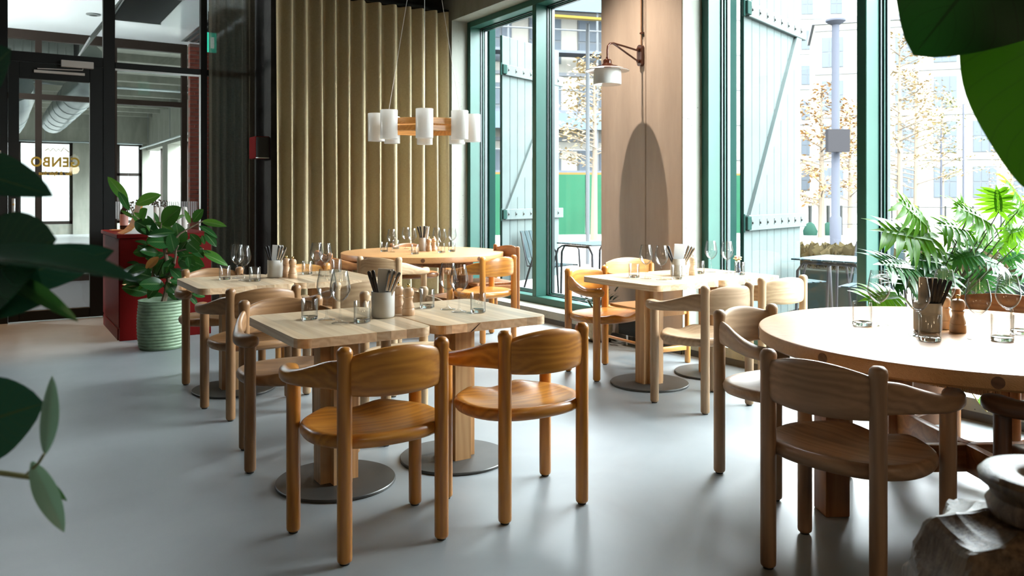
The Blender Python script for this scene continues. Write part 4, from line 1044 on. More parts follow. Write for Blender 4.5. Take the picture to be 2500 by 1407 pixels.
# ------------------------------------------------------------------ red counter and what stands on it
ct = thing('red_counter', 'red lacquered counter beside the entrance door', 'counter', (0.935, 7.85, 0))
redm = plain('red_counter_paint', (0.11, 0.003, 0.0025), 0.45, spec=0.10)
CW, CD_, CHH = 0.80, 1.22, 0.945
MB().rbox(0.012, CW - 0.012, 0.012, CD_ - 0.012, 0.0, CHH - 0.035, 0.003, 1).build('body', redm, ct)
MB().rbox(-0.012, CW, -0.012, CD_, CHH - 0.035, CHH, 0.004, 1).build('worktop', redm, ct)
MB().box(0.004, 0.012, 0.08, CD_ - 0.06, 0.0, 0.10).build('plinth', redm, ct)
MB().box(0.006, 0.012, 0.016, CD_ - 0.016, 0.12, CHH - 0.045).build('side_panel', redm, ct)
CZ = CHH
trd = tag(MB().rbox(-0.13, 0.13, -0.09, 0.09, 0, 0.012, 0.004, 1).build('serving_tray', tw('brown', 'X'), None, (1.10, 8.72, CZ)), 'small wooden tray under the dark bottle on the red counter', 'tray')
bt = thing('bottle', 'dark bottle with pink label on the red counter', 'bottle', (1.09, 8.71, CZ + 0.012))
MB().lathe([(0, 0), (0.036, 0), (0.038, 0.004), (0.038, 0.17), (0.030, 0.195), (0.014, 0.215), (0.014, 0.255), (0.0, 0.255)], 24).build('glass_body', plain('dark_bottle', (0.02, 0.012, 0.008), 0.08), bt)
MB().lathe([(0.0385, 0.04), (0.0385, 0.15)], 24, cap=False).build('paper_label', plain('pink_label', (0.55, 0.30, 0.25), 0.6), bt)
MB().lathe([(0.015, 0.235), (0.015, 0.262), (0, 0.262)], 16).build('cap', M_black, bt)
# curved wooden stand with white inside
st = thing('curved_stand', 'curved bent-wood stand with white lining on the counter corner', 'stand', (1.13, 7.98, CZ))
cur = [(-0.16, 0.0), (-0.10, 0.03), (-0.055, 0.08), (-0.03, 0.14), (-0.015, 0.20), (-0.005, 0.255)]
MB().prism([(x, z) for x, z in cur] + [(x + 0.016, z) for x, z in reversed(cur)], -0.09, 0.25, Matrix(((1, 0, 0, 0), (0, 0, 1, 0), (0, 1, 0, 0), (0, 0, 0, 1)))).build('bent_board', tw('amber', 'Y'), st)
MB().prism([(x + 0.017, z) for x, z in cur] + [(0.10, 0.255), (0.10, 0.0)], -0.085, -0.075, Matrix(((1, 0, 0, 0), (0, 0, 1, 0), (0, 1, 0, 0), (0, 0, 0, 1)))).build('side_cheek', M_nap, st)
for k in range(7):
    nx = 1.20 + k * 0.05; rsn = random.Random(k)
    prof = [(0.021, 0.0), (0.024, 0.05), (0.022, 0.12), (0.025, 0.19), (0.020, 0.235), (0.0, 0.24)]
    o = MB().lathe(prof, 14).build('rolled_napkin', plain('napkin_cloth', (0.55, 0.52, 0.48), 0.9), None, (nx + 0.02, 8.02 + rsn.uniform(-.015, .015), CZ)); tag(o, 'rolled cloth napkin, %s from the left on the red counter' % ('first', 'second', 'third', 'fourth', 'fifth', 'sixth', 'last')[k], 'napkin', 'rolled napkins on the red counter')
hp = thing('hypericum_bunch', 'dark berry bunch in a pot behind the curved stand', 'plant', (1.26, 8.35, CZ))
MB().lathe([(0, 0), (0.06, 0), (0.075, 0.10), (0.068, 0.10), (0.055, 0.012), (0, 0.012)], 20).build('pot', plain('terracotta', (0.35, 0.14, 0.07), 0.8), hp)
mb = MB(); rs = random.Random(3)
for k in range(160):
    a = rs.uniform(0, 6.28); rr = 0.17 * math.sqrt(rs.random()); z = 0.26 + rs.uniform(-0.07, 0.08) - rr * 0.3
    mb.lathe([(0, -0.009), (0.008, -0.004), (0.009, 0.002), (0.004, 0.008), (0, 0.010)], 6, T(rr * math.cos(a), rr * math.sin(a), z, rs.uniform(-1, 1), rs.uniform(-1, 1)))
o = mb.build('berries', plain('dark_berry', (0.05, 0.035, 0.015), 0.5), hp); o['kind'] = 'stuff'
for k in range(9):
    a = k * 0.7; MB().tube([(0, 0, 0.05), (0.04 * math.cos(a), 0.04 * math.sin(a), 0.15), (0.10 * math.cos(a), 0.10 * math.sin(a), 0.25)], 0.0025, 5).build('stem', plain('twig', (0.10, 0.06, 0.03), 0.8), hp)

# ------------------------------------------------------------------ leaves
def leaf_mesh(L, Wd, shape=1.0, fold=0.18, bend=0.25, wave=0.0, nu=8, nv=14, tipk=1.0, seed=0):
    """leaf along +Y from the origin, upper side +Z; shape >1 widest nearer the tip"""
    rs = random.Random(seed); mb = MB(); vs = []; fs = []; uv = []
    for j in range(nv + 1):
        v = j / nv
        p = v ** shape
        w = Wd / 2 * (math.sin(math.pi * min(1, p)) ** 0.72) * (1 - 0.12 * v * tipk)
        if j == nv: w = 0.0008
        if j == 0: w = 0.003
        y = L * (v - 0.10 * bend * v * v); zc = -bend * L * 0.55 * v * v
        for i in range(nu + 1):
            u = -1 + 2 * i / nu
            z = zc + fold * w * abs(u) ** 1.3 + wave * w * math.sin(v * 15 + (1 if u > 0 else 2.2)) * abs(u) ** 2
            vs.append((u * w, y, z)); uv.append((0.5 + u / 2, v))
    n = nu + 1
    for j in range(nv):
        for i in range(nu): fs.append((j * n + i, j * n + i + 1, (j + 1) * n + i + 1, (j + 1) * n + i))
    mb.add(vs, fs, True); mb.uv = uv
    me = mb.mesh('leaf', None); me['tip'] = (L * (1 - 0.10 * bend), -bend * L * 0.55)
    return me
def place_leaf(me, mat, parent, base, tip, L0, face=None, roll=0.0, wscale=1.0):
    """base and tip in world space; the upper side turned as far as possible towards face"""
    base = Vector(base); tip = Vector(tip); y = (tip - base); L = y.length; y.normalize()
    fz = Vector(face) if face is not None else Vector((0, 0, 1))
    x = y.cross(fz); 
    if x.length < 1e-3: x = y.cross(Vector((1, 0, 0)))
    x.normalize(); z = x.cross(y).normalized()
    M = Matrix((x, y, z)).transposed().to_4x4() @ Euler((0, roll, 0)).to_matrix().to_4x4()
    ty, tz = me['tip'] if 'tip' in me else (L0, 0.0)
    M = M @ Euler((-math.atan2(tz, ty), 0, 0)).to_matrix().to_4x4()
    s = L / math.hypot(ty, tz)
    o = obj('leaf', me, mat, parent)
    o.matrix_world = Matrix.Translation(base) @ M @ Matrix.Diagonal((s * wscale, s, s, 1))
    return o

def keep(o, parent):
    o.parent = parent; o.matrix_parent_inverse = parent.matrix_world.inverted()

# rubber fig in the ribbed green pot
PX, PY = 1.215, 7.36
fp = thing('ribbed_planter', 'pale green ribbed planter with a rubber fig beside the red counter', 'planter', (PX, PY, 0))
prof = [(0.0, 0.0), (0.175, 0.0)]
for k in range(15):
    z = 0.012 + k * 0.026; r = 0.182 + 0.012 * math.sin(k / 14 * math.pi)
    prof += [(r - 0.002, z), (r + 0.005, z + 0.006), (r + 0.005, z + 0.018), (r - 0.002, z + 0.024)]
prof += [(0.190, 0.408), (0.180, 0.410), (0.172, 0.404), (0.170, 0.33), (0.0, 0.33)]
MB().lathe(prof, 56).build('pot', plain('celadon', (0.22, 0.32, 0.205), 0.5, var=0.22, vscale=14), fp, auto=1.2)
MB().lathe([(0.171, 0.34), (0.0, 0.352)], 30, cap=False).build('soil', plain('soil', (0.03, 0.02, 0.014), 0.95), fp)
fig = thing('rubber_fig', 'large-leaved rubber fig growing in the ribbed green planter', 'plant', (PX, PY, 0.35))
bpy.context.view_layer.update()
bark = plain('bark', (0.20, 0.15, 0.10), 0.85, var=0.3, vscale=30)
DF = proj_dep = 7.05
def fq(x, y, dd=0.0, crop=(230, 420, 0.1564)): return at(crop[0] + x * crop[2], crop[1] + y * crop[2], DF + dd)
base = Vector((PX, PY, 0.34))
def limb(pts, r, name='branch'):
    o = MB().tube([tuple(Vector(p) - Vector((PX, PY, 0.35))) for p in pts], r, 8).build(name, bark, fig); return o
limb([base, at(412, 690, 7.0), at(408, 640, 7.02), at(398, 590, 7.05), at(393, 560, 7.05)], [0.026, 0.022, 0.018, 0.014, 0.008], 'trunk')
limb([at(411, 705, 7.0), at(388, 690, 6.98), at(372, 670, 6.98), at(375, 640, 7.0)], [0.014, 0.012, 0.010, 0.006])
limb([at(411, 680, 7.0), at(425, 640, 6.95), at(432, 620, 6.93)], [0.012, 0.009, 0.005])
limb([at(398, 590, 7.05), at(375, 560, 7.05), at(330, 530, 7.05), at(312, 495, 7.05)], [0.012, 0.009, 0.007, 0.004])
limb([at(404, 610, 7.03), at(440, 570, 7.0), at(470, 553, 7.0), at(495, 540, 7.0)], [0.012, 0.009, 0.007, 0.004])
limb([at(405, 620, 7.03), at(450, 610, 6.95), at(497, 608, 6.92)], [0.009, 0.007, 0.004])
limb([at(398, 590, 7.05), at(392, 560, 6.98), at(394, 545, 6.95)], [0.010, 0.007, 0.004])
limb([at(425, 650, 6.97), at(430, 610, 6.85), at(436, 600, 6.8)], [0.010, 0.007, 0.004])
FL = [leaf_mesh(0.24, 0.105, 1.0, 0.20, 0.35, seed=1), leaf_mesh(0.24, 0.135, 1.0, 0.16, 0.22, seed=2), leaf_mesh(0.24, 0.065, 0.95, 0.30, 0.45, seed=3)]
fm = [leaf_mat('fig_leaf', (0.014, 0.062, 0.016), (0.11, 0.20, 0.07), 0.20, 0.14, (0.10, 0.30, 0.03)), leaf_mat('fig_leaf_bright', (0.032, 0.115, 0.018), (0.2, 0.32, 0.1), 0.28, 0.3, (0.18, 0.42, 0.04)), leaf_mat('fig_leaf_brown', (0.22, 0.09, 0.02), (0.3, 0.16, 0.05), 0.4, 0.2, (0.4, 0.16, 0.03))]
figs = [(530, 470, 240, 110, 2, 1), (545, 600, 390, 330, 2, 0), (650, 510, 1010, 370, 0, 1), (600, 715, 430, 610, 2, 1), (715, 740, 820, 590, 1, 0), (770, 810, 620, 650, 1, 1), (950, 890, 840, 700, 2, 0), (1050, 815, 1330, 575, 1, 0), (1250, 960, 975, 800, 2, 1),
        (1280, 745, 1400, 690, 0, 1), (1500, 800, 1420, 605, 2, 1), (1540, 775, 1690, 600, 1, 0), (1680, 775, 2035, 845, 2, 1), (1640, 845, 1900, 1020, 2, 0), (1720, 945, 1890, 1150, 0, 0), (1340, 1170, 1285, 825, 1, 0), (1270, 1290, 1190, 965, 0, 0), (1310, 1290, 1440, 1095, 0, 0),
        (1670, 1140, 1510, 980, 0, 0), (1720, 1130, 1690, 1000, 0, 0), (1240, 1400, 1130, 1320, 0, 0), (1330, 1330, 1530, 1310, 2, 0), (1340, 1350, 1500, 1410, 2, 0), (1700, 1230, 2015, 1405, 2, 1), (1700, 1220, 1855, 1330, 2, 0), (970, 1180, 850, 1310, 2, 2), (860, 1130, 650, 1085, 2, 0), (840, 1120, 690, 1250, 2, 0),
        (640, 770, 985, 970, 0, 0), (1000, 800, 940, 640, 2, 0), (1280, 850, 1240, 790, 1, 0), (960, 1000, 740, 900, 0, 0), (1010, 1010, 830, 850, 0, 1), (1060, 1060, 1180, 1000, 0, 0), (1240, 900, 1010, 960, 0, 0)]
for k, (bx_, by_, tx, ty, sh, mt) in enumerate(figs):
    rs = random.Random(k); d0 = rs.uniform(-0.10, 0.06); d1 = d0 + rs.uniform(-0.10, 0.05)
    o = place_leaf(FL[sh], fm[mt], None, fq(bx_, by_, d0), fq(tx + (tx - bx_) * 0.10, ty + (ty - by_) * 0.10, d1), 0.24, face=(-0.35 + rs.uniform(-.3, .3), -0.75, 0.55 + rs.uniform(-.3, .4)), wscale=1.22)
    keep(o, fig)
C2 = (0, 400, 0.3553)
figs2 = [(1110, 800, 1025, 915, 0, 0), (1130, 790, 1245, 738, 0, 0), (1150, 815, 1205, 925, 0, 0), (960, 690, 880, 680, 2, 0), (1290, 890, 1350, 965, 2, 0), (1060, 720, 930, 840, 0, 0), (1000, 740, 845, 820, 2, 0), (1215, 650, 1150, 705, 0, 0), (1400, 620, 1550, 695, 2, 1), (1230, 640, 1305, 735, 0, 0), (1240, 600, 1170, 470, 0, 0),
         (1100, 700, 1000, 620, 0, 0), (1080, 660, 960, 570, 0, 0), (1120, 760, 1190, 660, 0, 0), (1240, 660, 1330, 700, 1, 0), (1250, 640, 1390, 700, 0, 0), (1060, 600, 930, 610, 0, 0), (1090, 640, 1010, 720, 0, 2), (1200, 560, 1290, 640, 0, 0), (1310, 560, 1390, 640, 0, 0), (1130, 650, 1080, 760, 0, 0), (1170, 720, 1250, 800, 0, 0), (1040, 780, 960, 860, 0, 0), (1290, 540, 1360, 600, 1, 0), (1110, 560, 1020, 520, 0, 0), (1150, 600, 1240, 560, 1, 0)]
for k, (bx_, by_, tx, ty, sh, mt) in enumerate(figs2):
    rs = random.Random(100 + k); d0 = rs.uniform(-0.16, 0.10); d1 = d0 + rs.uniform(-0.1, 0.1)
    o = place_leaf(FL[sh], fm[mt], None, fq(bx_, by_, d0, C2), fq(tx + (tx - bx_) * 0.12, ty + (ty - by_) * 0.12, d1, C2), 0.24, face=(-0.35 + rs.uniform(-.3, .3), -0.75, 0.55 + rs.uniform(-.3, .4)), wscale=1.25)
    keep(o, fig)

rs = random.Random(77)
for k in range(34):
    ax, ay = rs.uniform(350, 485), rs.uniform(575, 735); a = rs.uniform(0, 6.28); L = rs.uniform(45, 75); d0 = rs.uniform(-0.22, 0.12)
    if abs(ax - 410) + abs(ay - 650) * 0.7 > 110: continue
    o = place_leaf(FL[k % 2], fm[0], None, at(ax, ay, DF + d0), at(ax + math.cos(a) * L, ay + abs(math.sin(a)) * L * 0.6 - 15, DF + d0 + rs.uniform(-.15, .1)), 0.24, face=(-0.35 + rs.uniform(-.3, .3), -0.75, 0.55 + rs.uniform(-.3, .4)), wscale=1.15)
    keep(o, fig)

# foreground rubber plant at the left edge
rp_base = at(-330, 1500, 0.92); 
rp = thing('rubber_plant', 'blurred dark rubber plant leaning in from the left edge', 'plant', (rp_base.x, rp_base.y, 0.0))
MB().lathe([(0, 0), (0.10, 0), (0.125, 0.22), (0.115, 0.22), (0.09, 0.02), (0, 0.02)], 24).build('pot', M_black, rp)
MB().lathe([(0.115, 0.19), (0, 0.2)], 20, cap=False).build('soil', MATS['soil'], rp)
bpy.context.view_layer.update()
def rpt(p): return tuple(Vector(p) - Vector((rp_base.x, rp_base.y, 0)))
top_ = at(-90, 560, 0.92)
MB().tube([(0, 0, 0.19), rpt(at(-260, 1200, 0.92)), rpt(at(-170, 900, 0.92)), rpt(at(-110, 680, 0.92)), rpt(top_), rpt(at(-110, 300, 0.92)), rpt(at(-130, 120, 0.92))], [0.014, 0.013, 0.012, 0.010, 0.009, 0.007, 0.004], 8).build('trunk', bark, rp)
MB().tube([rpt(at(-150, 1120, 0.90)), rpt(at(0, 1155, 0.88)), rpt(at(55, 1163, 0.87)), rpt(at(78, 1168, 0.87))], [0.004, 0.003, 0.003, 0.002], 6).build('twig', plain('young_twig', (0.20, 0.22, 0.10), 0.6), rp)
MB().tube([rpt(at(60, 1163, 0.87)), rpt(at(95, 1130, 0.865)), rpt(at(108, 1108, 0.86))], 0.0015, 6).build('twig', MATS['young_twig'], rp)
RL = [leaf_mesh(0.24, 0.115, 1.0, 0.12, 0.15, seed=11), leaf_mesh(0.24, 0.060, 0.95, 0.25, 0.20, seed=12), leaf_mesh(0.24, 0.15, 1.05, 0.10, 0.12, seed=13)]
rm = leaf_mat('rubber_leaf', (0.020, 0.088, 0.066), (0.05, 0.12, 0.06), 0.27, 0.06, (0.03, 0.14, 0.04), vw=0.02)
rmg = leaf_mat('rubber_leaf_under', (0.22, 0.38, 0.31), (0.28, 0.44, 0.36), 0.35, 0.3, (0.30, 0.55, 0.36), vw=0.02)
rmy = leaf_mat('rubber_leaf_light', (0.03, 0.12, 0.04), (0.1, 0.25, 0.06), 0.35, 0.2, (0.10, 0.30, 0.05), vw=0.02)
cv = Vector((-_d.x, -_d.y, 0.0))
for (b0, t0, dep0, dep1, me, mt, face, ws) in (
        ((-110, 260, 0), (28, 120, 0), .92, .88, RL[2], rm, (cv.x, cv.y, 0.1), 0.9),
        ((-190, 395, 0), (128, 479, 0), .93, .86, RL[1], rm, (cv.x, cv.y, 0.9), 1.25),
        ((-140, 735, 0), (138, 585, 0), .92, .84, RL[2], rm, (cv.x, cv.y, 0.55), 1.05),
        ((-60, 700, 0), (279, 612, 0), .97, .99, RL[0], rm, (cv.x, cv.y, 0.05), 0.72),
        ((-160, 640, 0), (345, 690, 0), .90, .74, RL[1], rm, (cv.x*.4, cv.y*.4, 1.0), 0.62),
        ((-110, 640, 0), (100, 745, 0), .93, .87, RL[2], rm, (cv.x, cv.y, 0.5), 1.0),
        ((20, 672, 0), (191, 786, 0), .90, .84, RL[1], rmy, (cv.x, cv.y, 0.9), 0.6),
        ((-130, 1060, 0), (108, 985, 0), .90, .86, RL[2], rm, (cv.x, cv.y, 0.25), 1.05),
        ((110, 1110, 0), (127, 918, 0), .862, .86, RL[1], rmg, (cv.x + _r.x, cv.y + _r.y, 0.2), 0.9),
        ((78, 1128, 0), (157, 1300, 0), .87, .85, RL[1], rmg, (cv.x + 0.5 * _r.x, cv.y + 0.5 * _r.y, 0.3), 1.15),
        ((108, 1165, 0), (164, 1224, 0), .87, .88, RL[1], rmy, (cv.x, cv.y, 0.6), 0.8)):
    o = place_leaf(me, mt, None, at(b0[0], b0[1], dep0), at(t0[0], t0[1], dep1), 0.24, face=face, wscale=ws); keep(o, rp)

# two huge leaves hanging in at the top right
bp0 = at(3250, 1700, 1.42)
bl = thing('big_leaf_plant', 'giant backlit leaves hanging in at the top right', 'plant', (bp0.x, bp0.y, 0))
MB().lathe([(0, 0), (0.14, 0), (0.17, 0.3), (0.155, 0.3), (0.12, 0.02), (0, 0.02)], 24).build('pot', M_black, bl)
MB().lathe([(0.15, 0.26), (0, 0.27)], 20, cap=False).build('soil', MATS['soil'], bl)
bpy.context.view_layer.update()
def bpt(p): return tuple(Vector(p) - Vector((bp0.x, bp0.y, 0)))
MB().tube([(0, 0, 0.26), bpt(at(2950, 900, 1.25)), bpt(at(2900, 300, 1.25)), bpt(at(2860, -200, 1.22))], [0.015, 0.013, 0.010, 0.006], 8).build('trunk', bark, bl)
MB().tube([bpt(at(2860, -200, 1.22)), bpt(at(2760, -120, 1.20)), bpt(at(2700, -40, 1.20))], 0.005, 6).build('stalk', plain('young_twig', (0.2, 0.22, 0.1), 0.6), bl)
BL = [leaf_mesh(0.40, 0.33, 0.78, 0.06, 0.22, wave=0.05, nu=14, nv=26, seed=21), leaf_mesh(0.40, 0.36, 0.80, 0.05, 0.25, wave=0.06, nu=14, nv=26, seed=22)]
bm1 = leaf_mat('giant_leaf', (0.016, 0.06, 0.004), (0.02, 0.06, 0.006), 0.6, 0.5, (0.028, 0.105, 0.001), vw=0.012)
bm2 = leaf_mat('giant_leaf_shaded', (0.010, 0.040, 0.010), (0.01, 0.03, 0.008), 0.5, 0.30, (0.015, 0.09, 0.010), vw=0.012, spec=0.15)  # shade on the upper leaf put into a darker leaf colour
o = place_leaf(BL[0], bm1, None, at(2690, -190, 1.22), at(2530, 480, 1.30), 0.40, face=(cv.x - 0.3, cv.y, 0.2), wscale=1.0); keep(o, bl)
o = place_leaf(BL[1], bm2, None, at(2590, -330, 1.12), at(2230, 135, 1.18), 0.40, face=(cv.x, cv.y, 0.3), wscale=1.05); keep(o, bl)

# ------------------------------------------------------------------ feather-leaved philodendron by the window
ph0 = Vector((4.50, 2.62, 0))
pp = thing('brown_planter', 'brown planter of the feather-leaved plant by the right window', 'planter', ph0)
MB().lathe([(0, 0), (0.12, 0), (0.15, 0.30), (0.138, 0.30), (0.11, 0.02), (0, 0.02)], 28).build('pot', plain('planter_brown', (0.16, 0.07, 0.03), 0.6), pp)
MB().lathe([(0.136, 0.27), (0, 0.28)], 20, cap=False).build('soil', MATS['soil'], pp)
ph = thing('philodendron', 'bushy plant with deeply cut feathery leaves by the right window', 'plant', (ph0.x, ph0.y, 0.28))
bpy.context.view_layer.update()
def feather_mesh(L=0.24, seed=0):
    rs = random.Random(seed); mb = MB(); vs = []; fs = []; uv = []
    def strip(p0, d, l, w, n=5, droop=0.0):
        p0 = Vector(p0); d = Vector(d).normalized(); s = Vector((-d.y, d.x, 0)); b0 = len(vs)
        for j in range(n + 1):
            v = j / n; ww = w * (0.75 + 0.5 * math.sin(math.pi * min(1, v * 0.9 + 0.1))) * (1 - v ** 3) + 0.0004
            c = p0 + d * l * v + Vector((0, 0, -droop * v * v * l))
            for q in (-1, 0, 1):
                vs.append(tuple(c + s * ww * q + Vector((0, 0, 0.18 * ww * abs(q))))); uv.append((0.5 + q * 0.5, 0.3 + 0.4 * v))
        for j in range(n):
            for i in range(2): fs.append((b0 + j * 3 + i, b0 + j * 3 + i + 1, b0 + (j + 1) * 3 + i + 1, b0 + (j + 1) * 3 + i))
    strip((0, 0, 0), (0, 1, 0), L, L * 0.10, 10, 0.18)
    npair = 8
    for k in range(npair):
        v = 0.02 + 0.80 * k / npair
        ll = L * (0.52 * math.sin(math.pi * (0.25 + 0.68 * v)) + 0.08)
        for sg in (-1, 1):
            a = math.radians(118 - 82 * v + rs.uniform(-6, 6)) if k else math.radians(140)
            p = (sg * L * 0.03, L * v, -0.18 * L * v * v)
            strip(p, (sg * math.sin(a), math.cos(a), 0.0), ll * rs.uniform(0.9, 1.1), L * 0.062, 5, 0.25 + rs.uniform(0, .15))
    mb.add(vs, fs, True); mb.uv = uv
    me = mb.mesh('leaf', None); me['tip'] = (L, -0.18 * L)
    return me
PH = [feather_mesh(seed=k) for k in range(4)]
pm = [leaf_mat('feather_light', (0.055, 0.18, 0.016), (0.08, 0.21, 0.02), 0.32, 0.5, (0.17, 0.40, 0.012), vw=0.05), leaf_mat('feather_dark', (0.016, 0.078, 0.026), (0.04, 0.12, 0.04), 0.26, 0.2, (0.07, 0.25, 0.03), vw=0.05)]
C3 = (1850, 420, 0.3553)
pl_ = [(1165, 365, 960, 200, 0), (1190, 455, 840, 410, 0), (1330, 560, 1090, 470, 0), (1655, 275, 1640, 120, 0), (1825, 225, 1700, 70, 0), (1600, 350, 1350, 240, 0), (1440, 320, 1375, 195, 0), (1470, 400, 1235, 365, 0), (1520, 560, 1340, 610, 1), (1060, 655, 840, 640, 1), (1040, 690, 900, 770, 1), (1340, 640, 1120, 545, 0),
       (1690, 610, 1800, 560, 1), (1450, 740, 1330, 830, 1), (1690, 430, 1840, 395, 0), (960, 850, 735, 885, 0), (1800, 490, 1700, 380, 0), (1580, 470, 1480, 360, 0), (1700, 330, 1830, 250, 0), (1560, 600, 1690, 660, 1), (1250, 620, 1060, 600, 1), (1200, 680, 1010, 800, 1), (1400, 560, 1560, 480, 1), (1780, 620, 1880, 720, 1), (1630, 520, 1760, 470, 0), (1850, 380, 1960, 300, 0), (1300, 700, 1160, 830, 1), (1850, 560, 1980, 520, 1), (1560, 690, 1480, 800, 1), (1720, 700, 1650, 830, 1), (1090, 600, 1000, 480, 0), (1410, 480, 1250, 430, 0), (1900, 260, 1990, 130, 0)]
for k, (bx_, by_, tx, ty, mt) in enumerate(pl_):
    rs = random.Random(300 + k); d0 = 4.72 + rs.uniform(-0.22, 0.08); d1 = d0 + rs.uniform(-0.10, 0.04)
    p = fq(bx_, by_, d0 - DF, C3); q = fq(tx, ty, d1 - DF, C3)
    ext = (q - p) * 0.22
    o = place_leaf(PH[k % 4], pm[mt], None, p, q + ext, 0.24, face=(-0.35 + rs.uniform(-.2, .2), -0.45, 0.8), wscale=rs.uniform(0.9, 1.15)); keep(o, ph)
    rt = Vector((ph0.x + rs.uniform(-.05, .05), ph0.y + rs.uniform(-.05, .05), 0.28)); md = (rt + p) / 2 + Vector((rt.x - p.x, rt.y - p.y, 0)) * 0.18
    org = Vector((ph0.x, ph0.y, 0.28))
    MB().tube([tuple(rt - org), tuple(md - org), tuple(p - org)], [0.006, 0.0045, 0.003], 6).build('stem', plain('petiole', (0.06, 0.075, 0.03), 0.4), ph)
vn = thing('trailing_vine', 'thin vine with one small leaf hanging before the kerb on the right', 'plant', (4.40, 2.33, 0.55))
bpy.context.view_layer.update()
va = Vector((4.40, 2.33, 0.55)); 
MB().tube([tuple(ph0 + Vector((-0.05, -0.14, 0.30)) - va), tuple(at(2370, 955, 4.36) - va), tuple(at(2390, 985, 4.34) - va), tuple(at(2410, 1006, 4.33) - va)], 0.003, 6).build('stem', plain('vine', (0.25, 0.2, 0.05), 0.6), vn)
keep(place_leaf(FL[1], fm[1], None, at(2392, 990, 4.34), at(2402, 962, 4.33), 0.24, face=(-.5, -.6, .3), wscale=0.9), vn)

# ------------------------------------------------------------------ small plant by the pier
sp = thing('plant_pot', 'round cream clay pot by the foot of the concrete pier', 'pot', (4.53, 5.60, 0))
MB().lathe([(0, 0.0), (0.085, 0.0), (0.088, 0.012), (0.075, 0.016), (0.09, 0.03), (0.118, 0.09), (0.122, 0.14), (0.105, 0.20), (0.085, 0.215), (0.078, 0.212), (0.09, 0.19), (0.09, 0.17), (0, 0.17)], 32).build('body', plain('cream_clay', (0.46, 0.38, 0.25), 0.75, var=0.25, vscale=25), sp)
MB().lathe([(0, 0.0), (0.10, 0.0), (0.11, 0.014), (0.0, 0.014)], 24).build('saucer', M_black, sp)
MB().lathe([(0.12, 0.205), (0.125, 0.215), (0.105, 0.255), (0.10, 0.25), (0.08, 0.20)], 24, cap=False).build('inner_pot', M_black, sp)
jp = thing('jade_plant', 'dark succulent plant in the cream pot by the pier', 'plant', (4.53, 5.60, 0.2))
bpy.context.view_layer.update()
jl = leaf_mesh(0.10, 0.035, 1.1, 0.2, 0.5, seed=31, nu=4, nv=6); jm = leaf_mat('jade_leaf', (0.012, 0.05, 0.028), (0.03, 0.08, 0.04), 0.3, 0.0)
for k in range(60):
    rs = random.Random(500 + k); a = rs.uniform(0, 6.28); rr = rs.uniform(0.0, 0.19); z = 0.40 + rs.uniform(-0.10, 0.10) - rr * 0.2
    c = Vector((4.50 + rr * 0.75 * math.cos(a) - 0.02, 5.57 + rr * math.sin(a), z))
    d_ = Vector((math.cos(a) + rs.uniform(-.5, .5), math.sin(a) + rs.uniform(-.5, .5), rs.uniform(0.0, 1.0))).normalized() * rs.uniform(0.06, 0.10)
    if c.x + d_.x > XI - 0.02: d_.x = -abs(d_.x)
    keep(place_leaf(jl, jm, None, c, c + d_, 0.10, face=(0, 0, 1)), jp)
for k in range(7):
    a = k * 0.9; MB().tube([(0, 0, 0), (-0.03 + 0.04 * math.cos(a), 0.05 * math.sin(a), 0.1), (-0.04 + 0.09 * math.cos(a), 0.12 * math.sin(a), 0.2)], 0.005, 6).build('stem', MATS['petiole'], jp)
bx2 = thing('floor_box', 'low black box on a chrome leg at the foot of the pier', 'box', (4.60, 5.20, 0))
MB().rbox(-0.07, 0.07, -0.14, 0.14, 0.10, 0.24, 0.008, 2).build('case', M_black, bx2)
for y in (-0.10, 0.10): MB().tube([(0, y, 0.0), (0, y, 0.10)], 0.014, 12).build('foot', M_steel, bx2)

# ------------------------------------------------------------------ carved wooden vessel in the right foreground
vc = at(2575, 1330, 1.22); VZ = 0.845
sd = thing('wooden_stool', 'brown wooden stool carrying the carved vessel at lower right', 'stool', (vc.x, vc.y, 0))
MB().lathe([(0, 0.40), (0.20, 0.40), (0.205, 0.41), (0.205, 0.44), (0.20, 0.45), (0, 0.45)], 36).build('top', tw('dark', 'X'), sd)
for k in range(3):
    a = k * 2.094 + 0.4; MB().tube([(0.13 * math.cos(a), 0.13 * math.sin(a), 0.40), (0.17 * math.cos(a), 0.17 * math.sin(a), 0)], [0.02, 0.016], 10).build('leg', tw('dark', 'Z'), sd)
cv_ = thing('carved_vessel', 'rough adze-carved wooden vessel with round turned neck at lower right', 'vessel', (vc.x, vc.y, 0.45))
rs = random.Random(5)
VP = [(0.0, 0.0), (0.165, 0.0), (0.19, 0.04), (0.206, 0.09), (0.215, 0.15), (0.217, 0.21), (0.206, 0.265), (0.180, 0.312), (0.140, 0.342), (0.10, 0.357), (0.0, 0.360)]
prof = []
for j in range(len(VP) - 1):
    for q in range(6): prof.append((VP[j][0] + (VP[j + 1][0] - VP[j][0]) * q / 6, VP[j][1] + (VP[j + 1][1] - VP[j][1]) * q / 6))
prof.append(VP[-1])
sc_c = []
for ring, (rr, zz, cnt) in enumerate(((0.19, 0.04, 8), (0.213, 0.125, 9), (0.214, 0.215, 9), (0.188, 0.295, 9), (0.125, 0.347, 7))):
    for k in range(cnt):
        a = 2 * math.pi * (k + 0.5 * (ring % 2) + rs.uniform(-.25, .25)) / cnt; sc_c.append(Vector((rr * math.cos(a), rr * math.sin(a), zz + rs.uniform(-.018, .018))))
vb = MB().lathe(prof, 120, smooth=False)
nv_ = []
